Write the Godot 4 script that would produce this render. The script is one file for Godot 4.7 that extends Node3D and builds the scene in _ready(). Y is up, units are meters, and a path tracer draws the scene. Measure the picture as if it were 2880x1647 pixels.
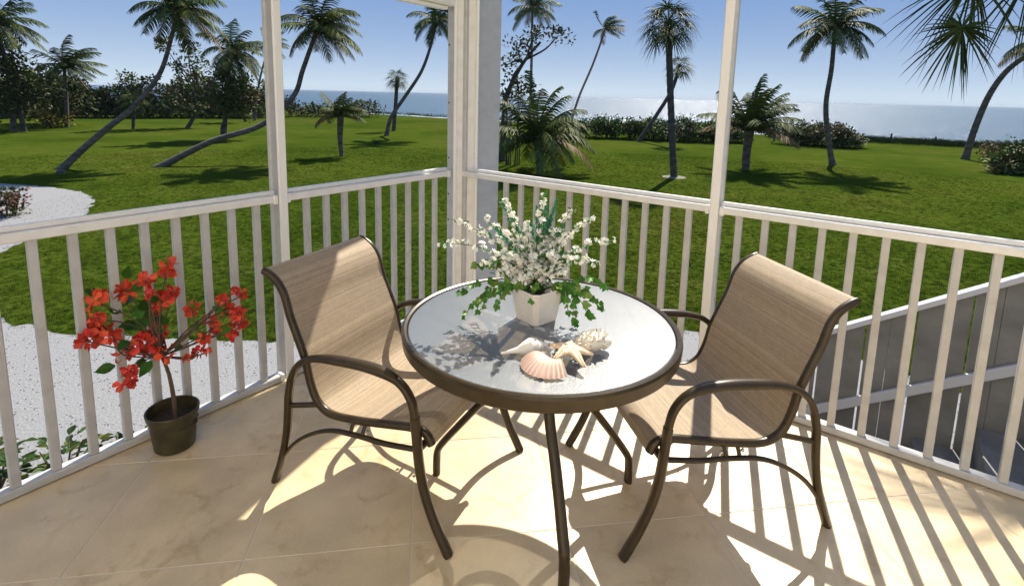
extends Node3D
# A screened corner porch over a lawn of palms by the sea. Units are metres, y is up, the porch floor is y = 0.

const GROUND := -1.75
const CORNER := Vector3(-0.392, 0.0, -3.626)          # where the two railings meet
const LEFT_DIR := Vector3(-0.59364, 0.0, 0.80473)     # along the left railing, away from the corner
const RIGHT_DIR := Vector3(0.80473, 0.0, 0.59364)     # along the right railing, away from the corner
const TABLE := Vector3(0.112, 0.0, -1.775)
const TABLE_H := 0.70

var rng := RandomNumberGenerator.new()
var used := {}
var M := {}


# ---------------------------------------------------------------- mesh collecting
class Mesher:
	var v := PackedVector3Array()
	var n := PackedVector3Array()
	var u := PackedVector2Array()
	var c := PackedColorArray()
	var col := Color(1, 1, 1)

	func tri(a: Vector3, b: Vector3, d: Vector3, na: Vector3, nb: Vector3, nd: Vector3, ua := Vector2(), ub := Vector2(), ud := Vector2()) -> void:
		if (b - a).cross(d - a).dot(na + nb + nd) > 0.0:
			v.append_array([a, d, b]); n.append_array([na, nd, nb]); u.append_array([ua, ud, ub])
		else:
			v.append_array([a, b, d]); n.append_array([na, nb, nd]); u.append_array([ua, ub, ud])
		c.append_array([col, col, col])

	func flat(a: Vector3, b: Vector3, d: Vector3, out: Vector3) -> void:
		var m := (b - a).cross(d - a).normalized()
		if m.dot(out) < 0.0:
			m = -m
		tri(a, b, d, m, m, m, Vector2(a.x, a.z), Vector2(b.x, b.z), Vector2(d.x, d.z))

	func quad(a: Vector3, b: Vector3, d: Vector3, e: Vector3, out: Vector3) -> void:
		flat(a, b, d, out)
		flat(a, d, e, out)

	func leaf(p: Vector3, dir: Vector3, up: Vector3, length: float, wide: float) -> void:
		var side := dir.cross(up).normalized() * wide * 0.5
		var nn := side.cross(dir).normalized()
		if nn.dot(up) < 0.0:
			nn = -nn
		var mid := p + dir * length * 0.45
		var tip := p + dir * length
		tri(p, mid + side, tip, nn, nn, nn)
		tri(p, tip, mid - side, nn, nn, nn)

	func box(t: Transform3D, size: Vector3, bevel := 0.0) -> void:
		var h := size * 0.5
		var b := minf(bevel, minf(h.x, minf(h.y, h.z)) * 0.9)
		for axis in 3:
			for s in [-1.0, 1.0]:
				var o := Vector3(); o[axis] = s
				var i := (axis + 1) % 3
				var j := (axis + 2) % 3
				var q := []
				for k in [[-1, -1], [1, -1], [1, 1], [-1, 1]]:
					var p := Vector3(); p[axis] = s * h[axis]; p[i] = k[0] * (h[i] - b); p[j] = k[1] * (h[j] - b)
					q.append(t * p)
				quad(q[0], q[1], q[2], q[3], t.basis * o)
		if b <= 0.0:
			return
		for axis in 3:
			var i := (axis + 1) % 3
			var j := (axis + 2) % 3
			for si in [-1.0, 1.0]:
				for sj in [-1.0, 1.0]:
					var q := []
					for k in [[-1, 0], [1, 0], [1, 1], [-1, 1]]:
						var p := Vector3()
						p[axis] = k[0] * (h[axis] - b)
						p[i] = si * (h[i] - (b if k[1] == 1 else 0.0))
						p[j] = sj * (h[j] - (0.0 if k[1] == 1 else b))
						q.append(t * p)
					var o := Vector3(); o[i] = si; o[j] = sj
					quad(q[0], q[1], q[2], q[3], t.basis * o)
		for sx in [-1.0, 1.0]:
			for sy in [-1.0, 1.0]:
				for sz in [-1.0, 1.0]:
					var s := Vector3(sx, sy, sz)
					flat(t * (s * (h - Vector3(0, b, b))), t * (s * (h - Vector3(b, 0, b))), t * (s * (h - Vector3(b, b, 0))), t.basis * s)

	func bar(a: Vector3, b: Vector3, wide: float, deep: float, across: Vector3, bevel := 0.0) -> void:
		# a straight bar from a to b, «wide» along «across»
		var z := (b - a).normalized()
		var x := (across - z * across.dot(z)).normalized()
		box(Transform3D(Basis(x, z.cross(x), z), (a + b) * 0.5), Vector3(wide, deep, (b - a).length()), bevel)

	func tube(p: PackedVector3Array, r: PackedFloat32Array, sides := 8, caps := true, flatten := 1.0, across := Vector3.ZERO) -> void:
		# a swept tube; with «across» the section is an ellipse whose long axis lies along it
		var rings := []
		var norms := []
		var ref := Vector3.UP
		var run := 0.0
		var runs := []
		for i in p.size():
			var d := (p[mini(i + 1, p.size() - 1)] - p[maxi(i - 1, 0)]).normalized()
			if across != Vector3.ZERO:
				ref = across
			elif i == 0 and absf(d.dot(ref)) > 0.9:
				ref = Vector3.RIGHT
			var x := (ref - d * ref.dot(d)).normalized()
			ref = x
			var y := d.cross(x)
			var ring := PackedVector3Array()
			var nr := PackedVector3Array()
			for k in sides + 1:
				var a := TAU * k / sides
				ring.append(p[i] + (x * cos(a) + y * sin(a) * flatten) * r[i])
				nr.append((x * cos(a) * flatten + y * sin(a)).normalized())
			rings.append(ring); norms.append(nr)
			if i > 0:
				run += p[i].distance_to(p[i - 1])
			runs.append(run)
		for i in p.size() - 1:
			for k in sides:
				var ua := Vector2(float(k) / sides, runs[i]); var ub := Vector2(float(k + 1) / sides, runs[i])
				var uc := Vector2(float(k + 1) / sides, runs[i + 1]); var ud := Vector2(float(k) / sides, runs[i + 1])
				tri(rings[i][k], rings[i][k + 1], rings[i + 1][k + 1], norms[i][k], norms[i][k + 1], norms[i + 1][k + 1], ua, ub, uc)
				tri(rings[i][k], rings[i + 1][k + 1], rings[i + 1][k], norms[i][k], norms[i + 1][k + 1], norms[i + 1][k], ua, uc, ud)
		if caps:
			for e in [0, p.size() - 1]:
				var out: Vector3 = (p[1] - p[0]) * -1.0 if e == 0 else p[e] - p[e - 1]
				for k in sides:
					flat(p[e], rings[e][k], rings[e][k + 1], out)

	func lathe(prof: PackedVector2Array, around := 32, at := Vector3.ZERO) -> void:
		# prof: (radius, height) pairs; the surface lies to the right of the way they run
		for i in prof.size() - 1:
			var a := prof[i]
			var b := prof[i + 1]
			var d := (b - a).normalized()
			var nn := Vector2(d.y, -d.x)
			for k in around:
				var t0 := TAU * k / around
				var t1 := TAU * (k + 1) / around
				var e0 := Vector3(cos(t0), 0, sin(t0)); var e1 := Vector3(cos(t1), 0, sin(t1))
				var y := Vector3.UP
				var n0 := e0 * nn.x + y * nn.y; var n1 := e1 * nn.x + y * nn.y
				var p0 := at + e0 * a.x + y * a.y; var p1 := at + e1 * a.x + y * a.y
				var p2 := at + e1 * b.x + y * b.y; var p3 := at + e0 * b.x + y * b.y
				if a.x > 0.0:
					tri(p0, p1, p2, n0, n1, n1, Vector2(p0.x, p0.z), Vector2(p1.x, p1.z), Vector2(p2.x, p2.z))
				if b.x > 0.0:
					tri(p0, p2, p3, n0, n1, n0, Vector2(p0.x, p0.z), Vector2(p2.x, p2.z), Vector2(p3.x, p3.z))

	func blob(at: Vector3, size: Vector3, basis: Basis, rough: float, noise: FastNoiseLite, rings := 8, around := 12) -> void:
		# a lumpy ball
		var g := []
		for i in rings + 1:
			var row := PackedVector3Array()
			for k in around + 1:
				var th := PI * i / rings
				var ph := TAU * (k % around) / around
				var e := Vector3(sin(th) * cos(ph), cos(th), sin(th) * sin(ph))
				var s := 1.0 + rough * noise.get_noise_3dv(e * 40.0 + at * 100.0)
				row.append(at + basis * (e * size * s))
			g.append(row)
		for i in rings:
			for k in around:
				var cs := [g[i][k], g[i][k + 1], g[i + 1][k + 1], g[i + 1][k]]
				var ns := []
				for q in cs:
					ns.append((basis * ((basis.inverse() * (q - at)) / (size * size))).normalized())
				if i > 0:
					tri(cs[0], cs[1], cs[2], ns[0], ns[1], ns[2])
				if i < rings - 1:
					tri(cs[0], cs[2], cs[3], ns[0], ns[2], ns[3])

	func mesh() -> ArrayMesh:
		var a := []
		a.resize(Mesh.ARRAY_MAX)
		a[Mesh.ARRAY_VERTEX] = v; a[Mesh.ARRAY_NORMAL] = n; a[Mesh.ARRAY_TEX_UV] = u; a[Mesh.ARRAY_COLOR] = c
		var m := ArrayMesh.new()
		m.add_surface_from_arrays(Mesh.PRIMITIVE_TRIANGLES, a)
		return m


# ---------------------------------------------------------------- naming
func numbered(called: String) -> String:
	if not used.has(called):
		used[called] = 0
		return called
	used[called] += 1
	return "%s_%03d" % [called, used[called]]

func tag(o: Node, label: String, category: String, group := "") -> Node:
	o.set_meta("label", label)
	o.set_meta("category", category)
	if group:
		o.set_meta("group", group)
	return o

func thing(called: String, label: String, category: String, at := Vector3.ZERO, yaw := 0.0, group := "") -> Node3D:
	var o := Node3D.new()
	o.name = numbered(called)
	add_child(o)
	o.position = at
	o.rotation.y = yaw
	tag(o, label, category, group)
	return o

func put(called: String, mesh: Mesh, mat: Material, parent: Node, at := Transform3D()) -> MeshInstance3D:
	var o := MeshInstance3D.new()
	o.name = numbered(called) if parent == self else called
	o.mesh = mesh
	o.material_override = mat
	o.transform = at
	parent.add_child(o, true)
	return o

func struct(called: String, mesh: Mesh, mat: Material) -> MeshInstance3D:
	var o := put(called, mesh, mat, self)
	o.set_meta("kind", "structure")
	return o

func stuff(o: Node) -> Node:
	o.set_meta("kind", "stuff")
	return o

func wholebox(size: Vector3, bevel := 0.0) -> ArrayMesh:
	var m := Mesher.new()
	m.box(Transform3D(), size, bevel)
	return m.mesh()

func curve(p: Array, each := 6) -> PackedVector3Array:
	# Catmull-Rom through the points
	var o := PackedVector3Array()
	for i in p.size() - 1:
		var a: Vector3 = p[maxi(i - 1, 0)]
		var b: Vector3 = p[i]
		var c: Vector3 = p[i + 1]
		var d: Vector3 = p[mini(i + 2, p.size() - 1)]
		for k in each:
			o.append(b.cubic_interpolate(c, a, d, float(k) / each))
	o.append(p[-1])
	return o

func same(r: float, count: int) -> PackedFloat32Array:
	var o := PackedFloat32Array()
	o.resize(count)
	o.fill(r)
	return o


# ---------------------------------------------------------------- materials
func lin(r: float, g: float, b: float) -> Color:
	return Color(r, g, b).linear_to_srgb()

func mat(color: Color, rough := 0.7, metal := 0.0, vertex := false) -> StandardMaterial3D:
	var m := StandardMaterial3D.new()
	m.albedo_color = color
	m.roughness = rough
	m.metallic = metal
	m.vertex_color_use_as_albedo = vertex
	m.cull_mode = BaseMaterial3D.CULL_DISABLED
	return m

func noise(freq: float, octaves := 4, kind := FastNoiseLite.TYPE_SIMPLEX_SMOOTH, s := 1) -> FastNoiseLite:
	var f := FastNoiseLite.new()
	f.noise_type = kind
	f.frequency = freq
	f.fractal_octaves = octaves
	f.seed = s
	return f

func ramp(stops: Array) -> Gradient:
	var g := Gradient.new()
	var offs := PackedFloat32Array()
	var cols := PackedColorArray()
	for s in stops:
		offs.append(s[0]); cols.append(s[1])
	g.offsets = offs; g.colors = cols
	return g

func noisetex(f: FastNoiseLite, size: int, g: Gradient = null, as_normal := false, bump := 4.0) -> NoiseTexture2D:
	var t := NoiseTexture2D.new()
	t.width = size; t.height = size
	t.seamless = true
	t.noise = f
	if g:
		t.color_ramp = g
	t.as_normal_map = as_normal
	t.bump_strength = bump
	return t

func triplanar(m: StandardMaterial3D, scale: float, world := true, offset := Vector3.ZERO) -> StandardMaterial3D:
	m.uv1_triplanar = true
	m.uv1_world_triplanar = world
	m.uv1_scale = Vector3.ONE * scale
	m.uv1_offset = offset
	return m

func materials() -> void:
	# painted aluminium of the screens and railings
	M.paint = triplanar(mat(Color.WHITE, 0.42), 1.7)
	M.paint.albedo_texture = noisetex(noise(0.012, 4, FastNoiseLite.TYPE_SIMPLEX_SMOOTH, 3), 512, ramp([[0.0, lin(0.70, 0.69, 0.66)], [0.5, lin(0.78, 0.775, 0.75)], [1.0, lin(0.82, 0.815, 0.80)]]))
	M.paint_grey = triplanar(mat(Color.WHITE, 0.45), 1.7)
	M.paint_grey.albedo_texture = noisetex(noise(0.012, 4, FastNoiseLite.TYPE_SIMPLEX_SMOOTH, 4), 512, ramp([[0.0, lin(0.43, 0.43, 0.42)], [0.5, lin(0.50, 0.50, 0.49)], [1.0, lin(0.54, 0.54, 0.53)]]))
	M.trim = mat(lin(0.84, 0.83, 0.80), 0.4)
	M.screw = mat(lin(0.05, 0.045, 0.04), 0.5, 0.6)
	# porch tiles: three tones of mottled tan stone
	for k in 3:
		var m := triplanar(mat(Color.WHITE, 0.38), 0.9, true, Vector3(0.31 * k, 0.17 * k, 0.53 * k))
		m.albedo_texture = stone(512, 20 + k, 0.045 * (k - 1) - 0.03)
		m.normal_enabled = true
		m.normal_texture = noisetex(noise(0.03, 5, FastNoiseLite.TYPE_SIMPLEX_SMOOTH, 40 + k), 512, null, true, 1.2)
		m.normal_scale = 0.25
		M["tile%d" % k] = m
	M.grout = mat(lin(0.62, 0.54, 0.42), 0.9)
	# furniture
	M.bronze = triplanar(mat(Color.WHITE, 0.33, 0.0), 3.0, false)
	M.bronze.albedo_texture = noisetex(noise(0.02, 4, FastNoiseLite.TYPE_SIMPLEX_SMOOTH, 5), 256, ramp([[0.0, lin(0.028, 0.018, 0.007)], [1.0, lin(0.050, 0.034, 0.014)]]))
	M.bronze.metallic_specular = 0.38
	M.bronze.clearcoat_enabled = true
	M.bronze.clearcoat = 0.2
	M.bronze.clearcoat_roughness = 0.25
	M.sling = mat(Color.WHITE, 0.75)
	M.sling.albedo_texture = weave(512)
	M.sling.rim_enabled = true
	M.sling.rim = 0.25
	M.sling.backlight_enabled = true
	M.sling.backlight = lin(0.15, 0.11, 0.065)
	M.bolt = mat(lin(0.6, 0.58, 0.55), 0.35, 0.8)
	M.glass = StandardMaterial3D.new()
	M.glass.albedo_color = Color(lin(0.165, 0.19, 0.22), 0.68)
	M.glass.transparency = BaseMaterial3D.TRANSPARENCY_ALPHA
	M.glass.roughness = 0.34
	M.glass.metallic_specular = 0.7
	M.glass.normal_enabled = true
	M.glass.normal_texture = noisetex(noise(0.045, 3, FastNoiseLite.TYPE_CELLULAR, 9), 1024, null, true, 5.0)
	M.glass.normal_scale = 0.42
	triplanar(M.glass, 4.6, false)
	# pots and plants
	M.pot = triplanar(mat(Color.WHITE, 0.4), 4.0, false)
	M.pot.albedo_texture = noisetex(noise(0.015, 4, FastNoiseLite.TYPE_SIMPLEX_SMOOTH, 6), 256, ramp([[0.0, lin(0.020, 0.018, 0.010)], [0.6, lin(0.05, 0.042, 0.018)], [1.0, lin(0.10, 0.085, 0.04)]]))
	M.soil = mat(lin(0.035, 0.025, 0.018), 0.95)
	M.planter = triplanar(mat(Color.WHITE, 0.5), 5.0, false)
	M.planter.albedo_texture = noisetex(noise(0.02, 3, FastNoiseLite.TYPE_SIMPLEX_SMOOTH, 7), 256, ramp([[0.0, lin(0.74, 0.68, 0.60)], [1.0, lin(0.84, 0.80, 0.74)]]))
	M.bark = mat(lin(0.10, 0.075, 0.05), 0.9)
	M.red = mat(Color.WHITE, 0.55, 0.0, true)
	M.red.backlight_enabled = true
	M.red.backlight = lin(0.30, 0.02, 0.01)
	M.white = mat(lin(0.88, 0.88, 0.83), 0.6)
	M.white.backlight_enabled = true
	M.white.backlight = lin(0.3, 0.29, 0.22)
	M.leaf = mat(Color.WHITE, 0.45, 0.0, true)
	M.leaf.metallic_specular = 0.25
	M.leaf.backlight_enabled = true
	M.leaf.backlight = lin(0.06, 0.10, 0.015)
	M.fern = mat(lin(0.015, 0.17, 0.085), 0.6)
	M.fern.backlight_enabled = true
	M.fern.backlight = lin(0.01, 0.09, 0.05)
	# the lawn and what stands on it
	M.lawn = triplanar(mat(Color.WHITE, 0.95), 0.075)
	M.lawn.albedo_texture = noisetex(noise(0.004, 8, FastNoiseLite.TYPE_SIMPLEX_SMOOTH, 11), 2048, ramp([[0.0, lin(0.046, 0.067, 0.008)], [0.4, lin(0.056, 0.080, 0.010)], [0.6, lin(0.061, 0.085, 0.011)], [0.85, lin(0.076, 0.092, 0.016)], [1.0, lin(0.096, 0.096, 0.028)]]))
	M.lawn.specular_mode = BaseMaterial3D.SPECULAR_DISABLED
	M.lawn.detail_enabled = true
	M.lawn.detail_blend_mode = BaseMaterial3D.BLEND_MODE_MUL
	M.lawn.detail_uv_layer = BaseMaterial3D.DETAIL_UV_2
	M.lawn.uv2_triplanar = true
	M.lawn.uv2_world_triplanar = true
	M.lawn.uv2_scale = Vector3.ONE * 0.013
	M.lawn.detail_albedo = noisetex(noise(0.012, 5, FastNoiseLite.TYPE_SIMPLEX_SMOOTH, 18), 512, ramp([[0.0, Color(0.74, 0.80, 0.72)], [0.40, Color(0.88, 0.92, 0.86)], [0.62, Color(0.97, 0.97, 0.93)], [0.8, Color(1.0, 0.95, 1.0)], [1.0, Color(1.0, 0.88, 1.0)]]))
	M.lawn.normal_enabled = true
	M.lawn.normal_texture = noisetex(noise(0.05, 5, FastNoiseLite.TYPE_SIMPLEX_SMOOTH, 12), 1024, null, true, 2.0)
	M.grass = mat(Color.WHITE, 0.8, 0.0, true)
	M.grass.specular_mode = BaseMaterial3D.SPECULAR_DISABLED
	M.grass.backlight_enabled = true
	M.grass.backlight = lin(0.02, 0.035, 0.002)
	M.gravel = triplanar(mat(Color.WHITE, 0.95), 0.55)
	M.gravel.albedo_texture = noisetex(noise(0.06, 5, FastNoiseLite.TYPE_CELLULAR, 13), 1024, ramp([[0.0, lin(0.20, 0.20, 0.20)], [0.35, lin(0.235, 0.235, 0.238)], [0.7, lin(0.265, 0.265, 0.268)], [1.0, lin(0.30, 0.30, 0.302)]]))
	M.gravel.normal_enabled = true
	M.gravel.normal_texture = noisetex(noise(0.06, 4, FastNoiseLite.TYPE_CELLULAR, 13), 1024, null, true, 3.5)
	M.pebble = mat(Color.WHITE, 0.9, 0.0, true)
	M.sand = triplanar(mat(Color.WHITE, 0.95), 0.2)
	M.sand.albedo_texture = noisetex(noise(0.02, 5, FastNoiseLite.TYPE_SIMPLEX_SMOOTH, 14), 512, ramp([[0.0, lin(0.42, 0.37, 0.28)], [1.0, lin(0.58, 0.53, 0.44)]]))
	M.soil_ring = mat(lin(0.20, 0.185, 0.15), 0.95)
	M.sea = triplanar(mat(lin(0.035, 0.075, 0.095), 0.25), 0.045)
	M.sea.metallic_specular = 0.5
	M.sea.normal_enabled = true
	M.sea.normal_texture = noisetex(noise(0.02, 5, FastNoiseLite.TYPE_SIMPLEX_SMOOTH, 15), 1024, null, true, 10.0)
	M.sea.normal_scale = 0.8
	M.foam = mat(lin(0.8, 0.8, 0.8), 0.8)
	M.trunk = mat(Color.WHITE, 0.9, 0.0, true)
	M.stucco = mat(lin(0.82, 0.77, 0.69), 0.9)  # for the unseen house walls, kept pale to bounce more sunlight
	M.frond = mat(Color.WHITE, 0.65, 0.0, true)
	M.frond.metallic_specular = 0.2
	M.frond.backlight_enabled = true
	M.frond.backlight = lin(0.050, 0.072, 0.010)
	M.foliage = mat(Color.WHITE, 0.65, 0.0, true)
	M.foliage.metallic_specular = 0.25
	M.foliage.backlight_enabled = true
	M.foliage.backlight = lin(0.045, 0.062, 0.012)
	# the outside stair
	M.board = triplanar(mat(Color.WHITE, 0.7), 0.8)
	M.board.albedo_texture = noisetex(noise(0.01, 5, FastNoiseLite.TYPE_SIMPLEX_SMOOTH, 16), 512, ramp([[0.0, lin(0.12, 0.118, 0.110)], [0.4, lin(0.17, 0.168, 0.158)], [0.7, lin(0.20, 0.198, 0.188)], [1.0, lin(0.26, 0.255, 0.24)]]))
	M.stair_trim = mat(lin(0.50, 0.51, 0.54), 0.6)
	# shells
	M.shell = mat(Color.WHITE, 0.45, 0.0, true)


func stone(size: int, s: int, d: float) -> ImageTexture:
	# tan travertine: soft clouds, thin darker veins and small pits; seamless by blending opposite edges
	var im := Image.create(size, size, false, Image.FORMAT_RGB8)
	var cloud := noise(0.007, 5, FastNoiseLite.TYPE_SIMPLEX_SMOOTH, s)
	var vein := noise(0.011, 4, FastNoiseLite.TYPE_SIMPLEX_SMOOTH, s + 50)
	vein.fractal_type = FastNoiseLite.FRACTAL_RIDGED
	vein.domain_warp_enabled = true
	vein.domain_warp_amplitude = 30.0
	vein.domain_warp_frequency = 0.02
	var patch := noise(0.005, 2, FastNoiseLite.TYPE_SIMPLEX_SMOOTH, s + 90)
	var grain := noise(0.16, 2, FastNoiseLite.TYPE_SIMPLEX, s + 130)
	var c := cloud.get_seamless_image(size, size, false, false, 0.15)
	var v := vein.get_seamless_image(size, size, false, false, 0.15)
	var p := patch.get_seamless_image(size, size, false, false, 0.15)
	var g := grain.get_seamless_image(size, size, false, false, 0.15)
	for y in size:
		for x in size:
			var t := c.get_pixel(x, y).r
			var w := smoothstep(0.52, 0.95, v.get_pixel(x, y).r) * smoothstep(0.30, 0.72, p.get_pixel(x, y).r) + 0.12 * smoothstep(0.62, 0.30, t)
			var k := 0.86 + 0.24 * t + 0.07 * (g.get_pixel(x, y).r - 0.5) + d
			im.set_pixel(x, y, lin((0.68 - 0.13 * w) * k, (0.54 - 0.13 * w) * k, (0.335 - 0.105 * w) * k))
	return ImageTexture.create_from_image(im)


func weave(size: int) -> ImageTexture:
	# woven sling cloth: fine threads along and across, with slubs that run across the chair
	var im := Image.create(size, size, false, Image.FORMAT_RGB8)
	var slow := noise(0.004, 3, FastNoiseLite.TYPE_SIMPLEX, 31)
	var fast := noise(0.02, 3, FastNoiseLite.TYPE_SIMPLEX, 32)
	for y in size:
		var line := fast.get_noise_1d(y * 17.0)
		for x in size:
			var slub := fast.get_noise_2d(x * 2.6, y * 21.0) * 0.30 + slow.get_noise_2d(x * 3.0, y * 14.0) * 0.12
			var t := clampf(0.46 + 0.34 * line + 0.55 * slub + (0.10 if y % 2 == 0 else -0.10) + (0.05 if x % 2 == 0 else -0.05), 0.0, 1.0)
			im.set_pixel(x, y, lin(lerpf(0.17, 0.58, t), lerpf(0.125, 0.45, t), lerpf(0.075, 0.305, t)))
	return ImageTexture.create_from_image(im)

func _ready() -> void:
	rng.seed = 7
	camera_and_light()
	materials()
	grounds()
	porch()
	stair()
	furniture()
	potted_plants()
	shells()
	planting()


func camera_and_light() -> void:
	var cam := Camera3D.new()
	cam.name = "camera"
	cam.projection = Camera3D.PROJECTION_FRUSTUM
	cam.near = 0.05
	cam.far = 60000.0
	cam.size = 0.05 * 1647.0 / 1505.96
	cam.frustum_offset = Vector2(0.0, -0.05 * (823.5 - 493.92) / 1505.96)
	cam.transform = Transform3D(Basis(Vector3.RIGHT, -0.1501) * Basis(Vector3.BACK, 0.024457), Vector3(0, 1.4847, 0))
	add_child(cam)

	var sky := ProceduralSkyMaterial.new()
	sky.sky_top_color = lin(0.092, 0.180, 0.375)
	sky.sky_horizon_color = lin(0.39, 0.465, 0.525)
	sky.sky_curve = 0.06
	sky.ground_horizon_color = lin(0.42, 0.48, 0.52)
	sky.ground_bottom_color = lin(0.10, 0.12, 0.08)
	sky.sun_angle_max = 50.0
	sky.sun_curve = 0.12
	var env := Environment.new()
	env.background_mode = Environment.BG_SKY
	env.sky = Sky.new()
	env.sky.sky_material = sky
	env.tonemap_mode = Environment.TONE_MAPPER_LINEAR
	env.tonemap_exposure = 1.72
	env.fog_enabled = true
	env.fog_density = 0.00012
	env.fog_light_color = Color(0.86, 0.91, 0.96)
	env.ssao_enabled = true
	env.ssil_enabled = true
	env.sdfgi_enabled = true
	var around := WorldEnvironment.new()
	around.name = "surroundings"
	around.environment = env
	add_child(around)

	var sun := DirectionalLight3D.new()
	sun.name = "sun"
	sun.light_energy = 1.6
	sun.light_color = Color(1.0, 0.965, 0.90)
	sun.light_angular_distance = 0.5
	sun.shadow_enabled = true
	var towards := Vector3(0.354, tan(deg_to_rad(46.6)), -0.935).normalized()
	sun.look_at_from_position(towards * 50.0, Vector3.ZERO)
	add_child(sun)


# ---------------------------------------------------------------- lawn, path, beach, sea
func sheet(poly: PackedVector2Array, y: float) -> ArrayMesh:
	var m := Mesher.new()
	var t := Geometry2D.triangulate_polygon(poly)
	for i in range(0, t.size(), 3):
		m.flat(Vector3(poly[t[i]].x, y, poly[t[i]].y), Vector3(poly[t[i + 1]].x, y, poly[t[i + 1]].y), Vector3(poly[t[i + 2]].x, y, poly[t[i + 2]].y), Vector3.UP)
	return m.mesh()

func grounds() -> void:
	var edge := [Vector2(-330, -260), Vector2(-120, -145), Vector2(-60, -106), Vector2(-34, -86), Vector2(-15, -73.5), Vector2(-2, -66), Vector2(12, -58), Vector2(24, -52), Vector2(35, -47.5), Vector2(52, -39), Vector2(90, -22), Vector2(300, 60)]
	var lawn := PackedVector2Array(edge)
	lawn.append_array([Vector2(300, 300), Vector2(-330, 300)])
	struct("lawn", sheet(lawn, GROUND), M.lawn)
	var outward := Vector2(0.46, -0.888)
	var beach := Mesher.new()
	var surf := Mesher.new()
	var fn := noise(0.09, 3, FastNoiseLite.TYPE_SIMPLEX, 77)
	var fine := PackedVector2Array()
	for i in edge.size() - 1:
		for k in 24:
			fine.append(edge[i].lerp(edge[i + 1], k / 24.0))
	for i in fine.size() - 1:
		var a := fine[i]
		var b := fine[i + 1]
		var p := [Vector3(a.x, GROUND, a.y), Vector3(b.x, GROUND, b.y), Vector3(b.x + outward.x * 12, GROUND - 1.1, b.y + outward.y * 12), Vector3(a.x + outward.x * 12, GROUND - 1.1, a.y + outward.y * 12)]
		beach.quad(p[0], p[1], p[2], p[3], Vector3.UP)
		for w in 2:
			var s: float = [9.0, 13.5][w]
			var q := []
			for e in [[a, 0.0], [b, 0.0], [b, 1.0], [a, 1.0]]:
				var e2: Vector2 = e[0]
				var d: float = s + 1.1 * fn.get_noise_2d(e2.x + 100.0 * w, e2.y) + e[1] * (0.5 + 0.9 * maxf(0.0, fn.get_noise_2d(e2.x * 2.0 + 300.0, e2.y * 2.0 + 50.0 * w)))
				q.append(Vector3(e2.x + outward.x * d, GROUND - 0.735, e2.y + outward.y * d))
			surf.quad(q[0], q[1], q[2], q[3], Vector3.UP)
	struct("beach", beach.mesh(), M.sand)
	struct("surf", surf.mesh(), M.foam)
	struct("sea", sheet(PackedVector2Array([Vector2(-40000, 200), Vector2(40000, 200), Vector2(40000, -40000), Vector2(-40000, -40000)]), GROUND - 0.75), M.sea)

	# the crushed-shell path: an apron round the foot of the porch and an arm that curves off to the left
	var path := PackedVector2Array()
	var rim := [Vector3(-22, 0, -17.6), Vector3(-16.4, 0, -16.95), Vector3(-14.0, 0, -16.4), Vector3(-12.5, 0, -15.5), Vector3(-11.5, 0, -14.4), Vector3(-10.75, 0, -13.2), Vector3(-10.45, 0, -12.3), Vector3(-10.2, 0, -11.0), Vector3(-9.3, 0, -9.0), Vector3(-7.6, 0, -7.3), Vector3(-6.1, 0, -6.7), Vector3(-4.5, 0, -6.55), Vector3(-2.6, 0, -6.55), Vector3(0.0, 0, -6.95), Vector3(2.6, 0, -7.15), Vector3(4.2, 0, -6.6), Vector3(5.6, 0, -5.2)]
	var wob := noise(0.9, 3, FastNoiseLite.TYPE_SIMPLEX, 5)
	for q in curve(rim, 10):
		path.append(Vector2(q.x + 0.10 * wob.get_noise_2d(q.x * 2.0, q.z * 2.0), q.z + 0.10 * wob.get_noise_2d(q.x * 2.0 + 40.0, q.z * 2.0)))
	path.append_array([Vector2(7.5, 0.0), Vector2(2.0, 3.0), Vector2(-6, 3), Vector2(-9, -3), Vector2(-13, -8.5), Vector2(-17, -11.5), Vector2(-22, -12)])
	struct("gravel_path", sheet(path, GROUND + 0.004), M.gravel)

	# loose stones on the path and blades on the near lawn
	var stone := Mesher.new()
	stone.blob(Vector3.ZERO, Vector3(1.0, 0.6, 0.8), Basis(), 0.5, noise(0.02, 2), 4, 6)
	var spots := []
	while spots.size() < 9000:
		var q := Vector2(rng.randf_range(-13.0, 6.0), rng.randf_range(-16.0, -2.5))
		if Geometry2D.is_point_in_polygon(q + Vector2(rng.randfn(), rng.randfn()) * 0.06, path):
			var s := rng.randf_range(0.004, 0.010)
			var g := rng.randf_range(0.24, 0.34)
			spots.append([Transform3D(Basis(Vector3.UP, rng.randf() * TAU).scaled(Vector3.ONE * s), Vector3(q.x, GROUND + 0.006 + s * 0.3, q.y)), Color(g * 0.98, g * 0.985, g)])
	scatter("gravel_stones", stone.mesh(), M.pebble, spots, "pale crushed shell and stones loose on the path", "gravel")
	var tuft := Mesher.new()
	for k in 14:
		var a := rng.randf() * TAU
		var lean := Vector3(cos(a), 0, sin(a)) * rng.randf_range(0.2, 0.7)
		tuft.leaf(Vector3(cos(a), 0, sin(a)) * rng.randf_range(0.0, 0.05), (Vector3.UP + lean).normalized(), Vector3(-sin(a), 0.2, cos(a)), rng.randf_range(0.018, 0.040), 0.0045)
	spots = []
	var tone := noise(0.35, 3, FastNoiseLite.TYPE_SIMPLEX, 8)
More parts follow.
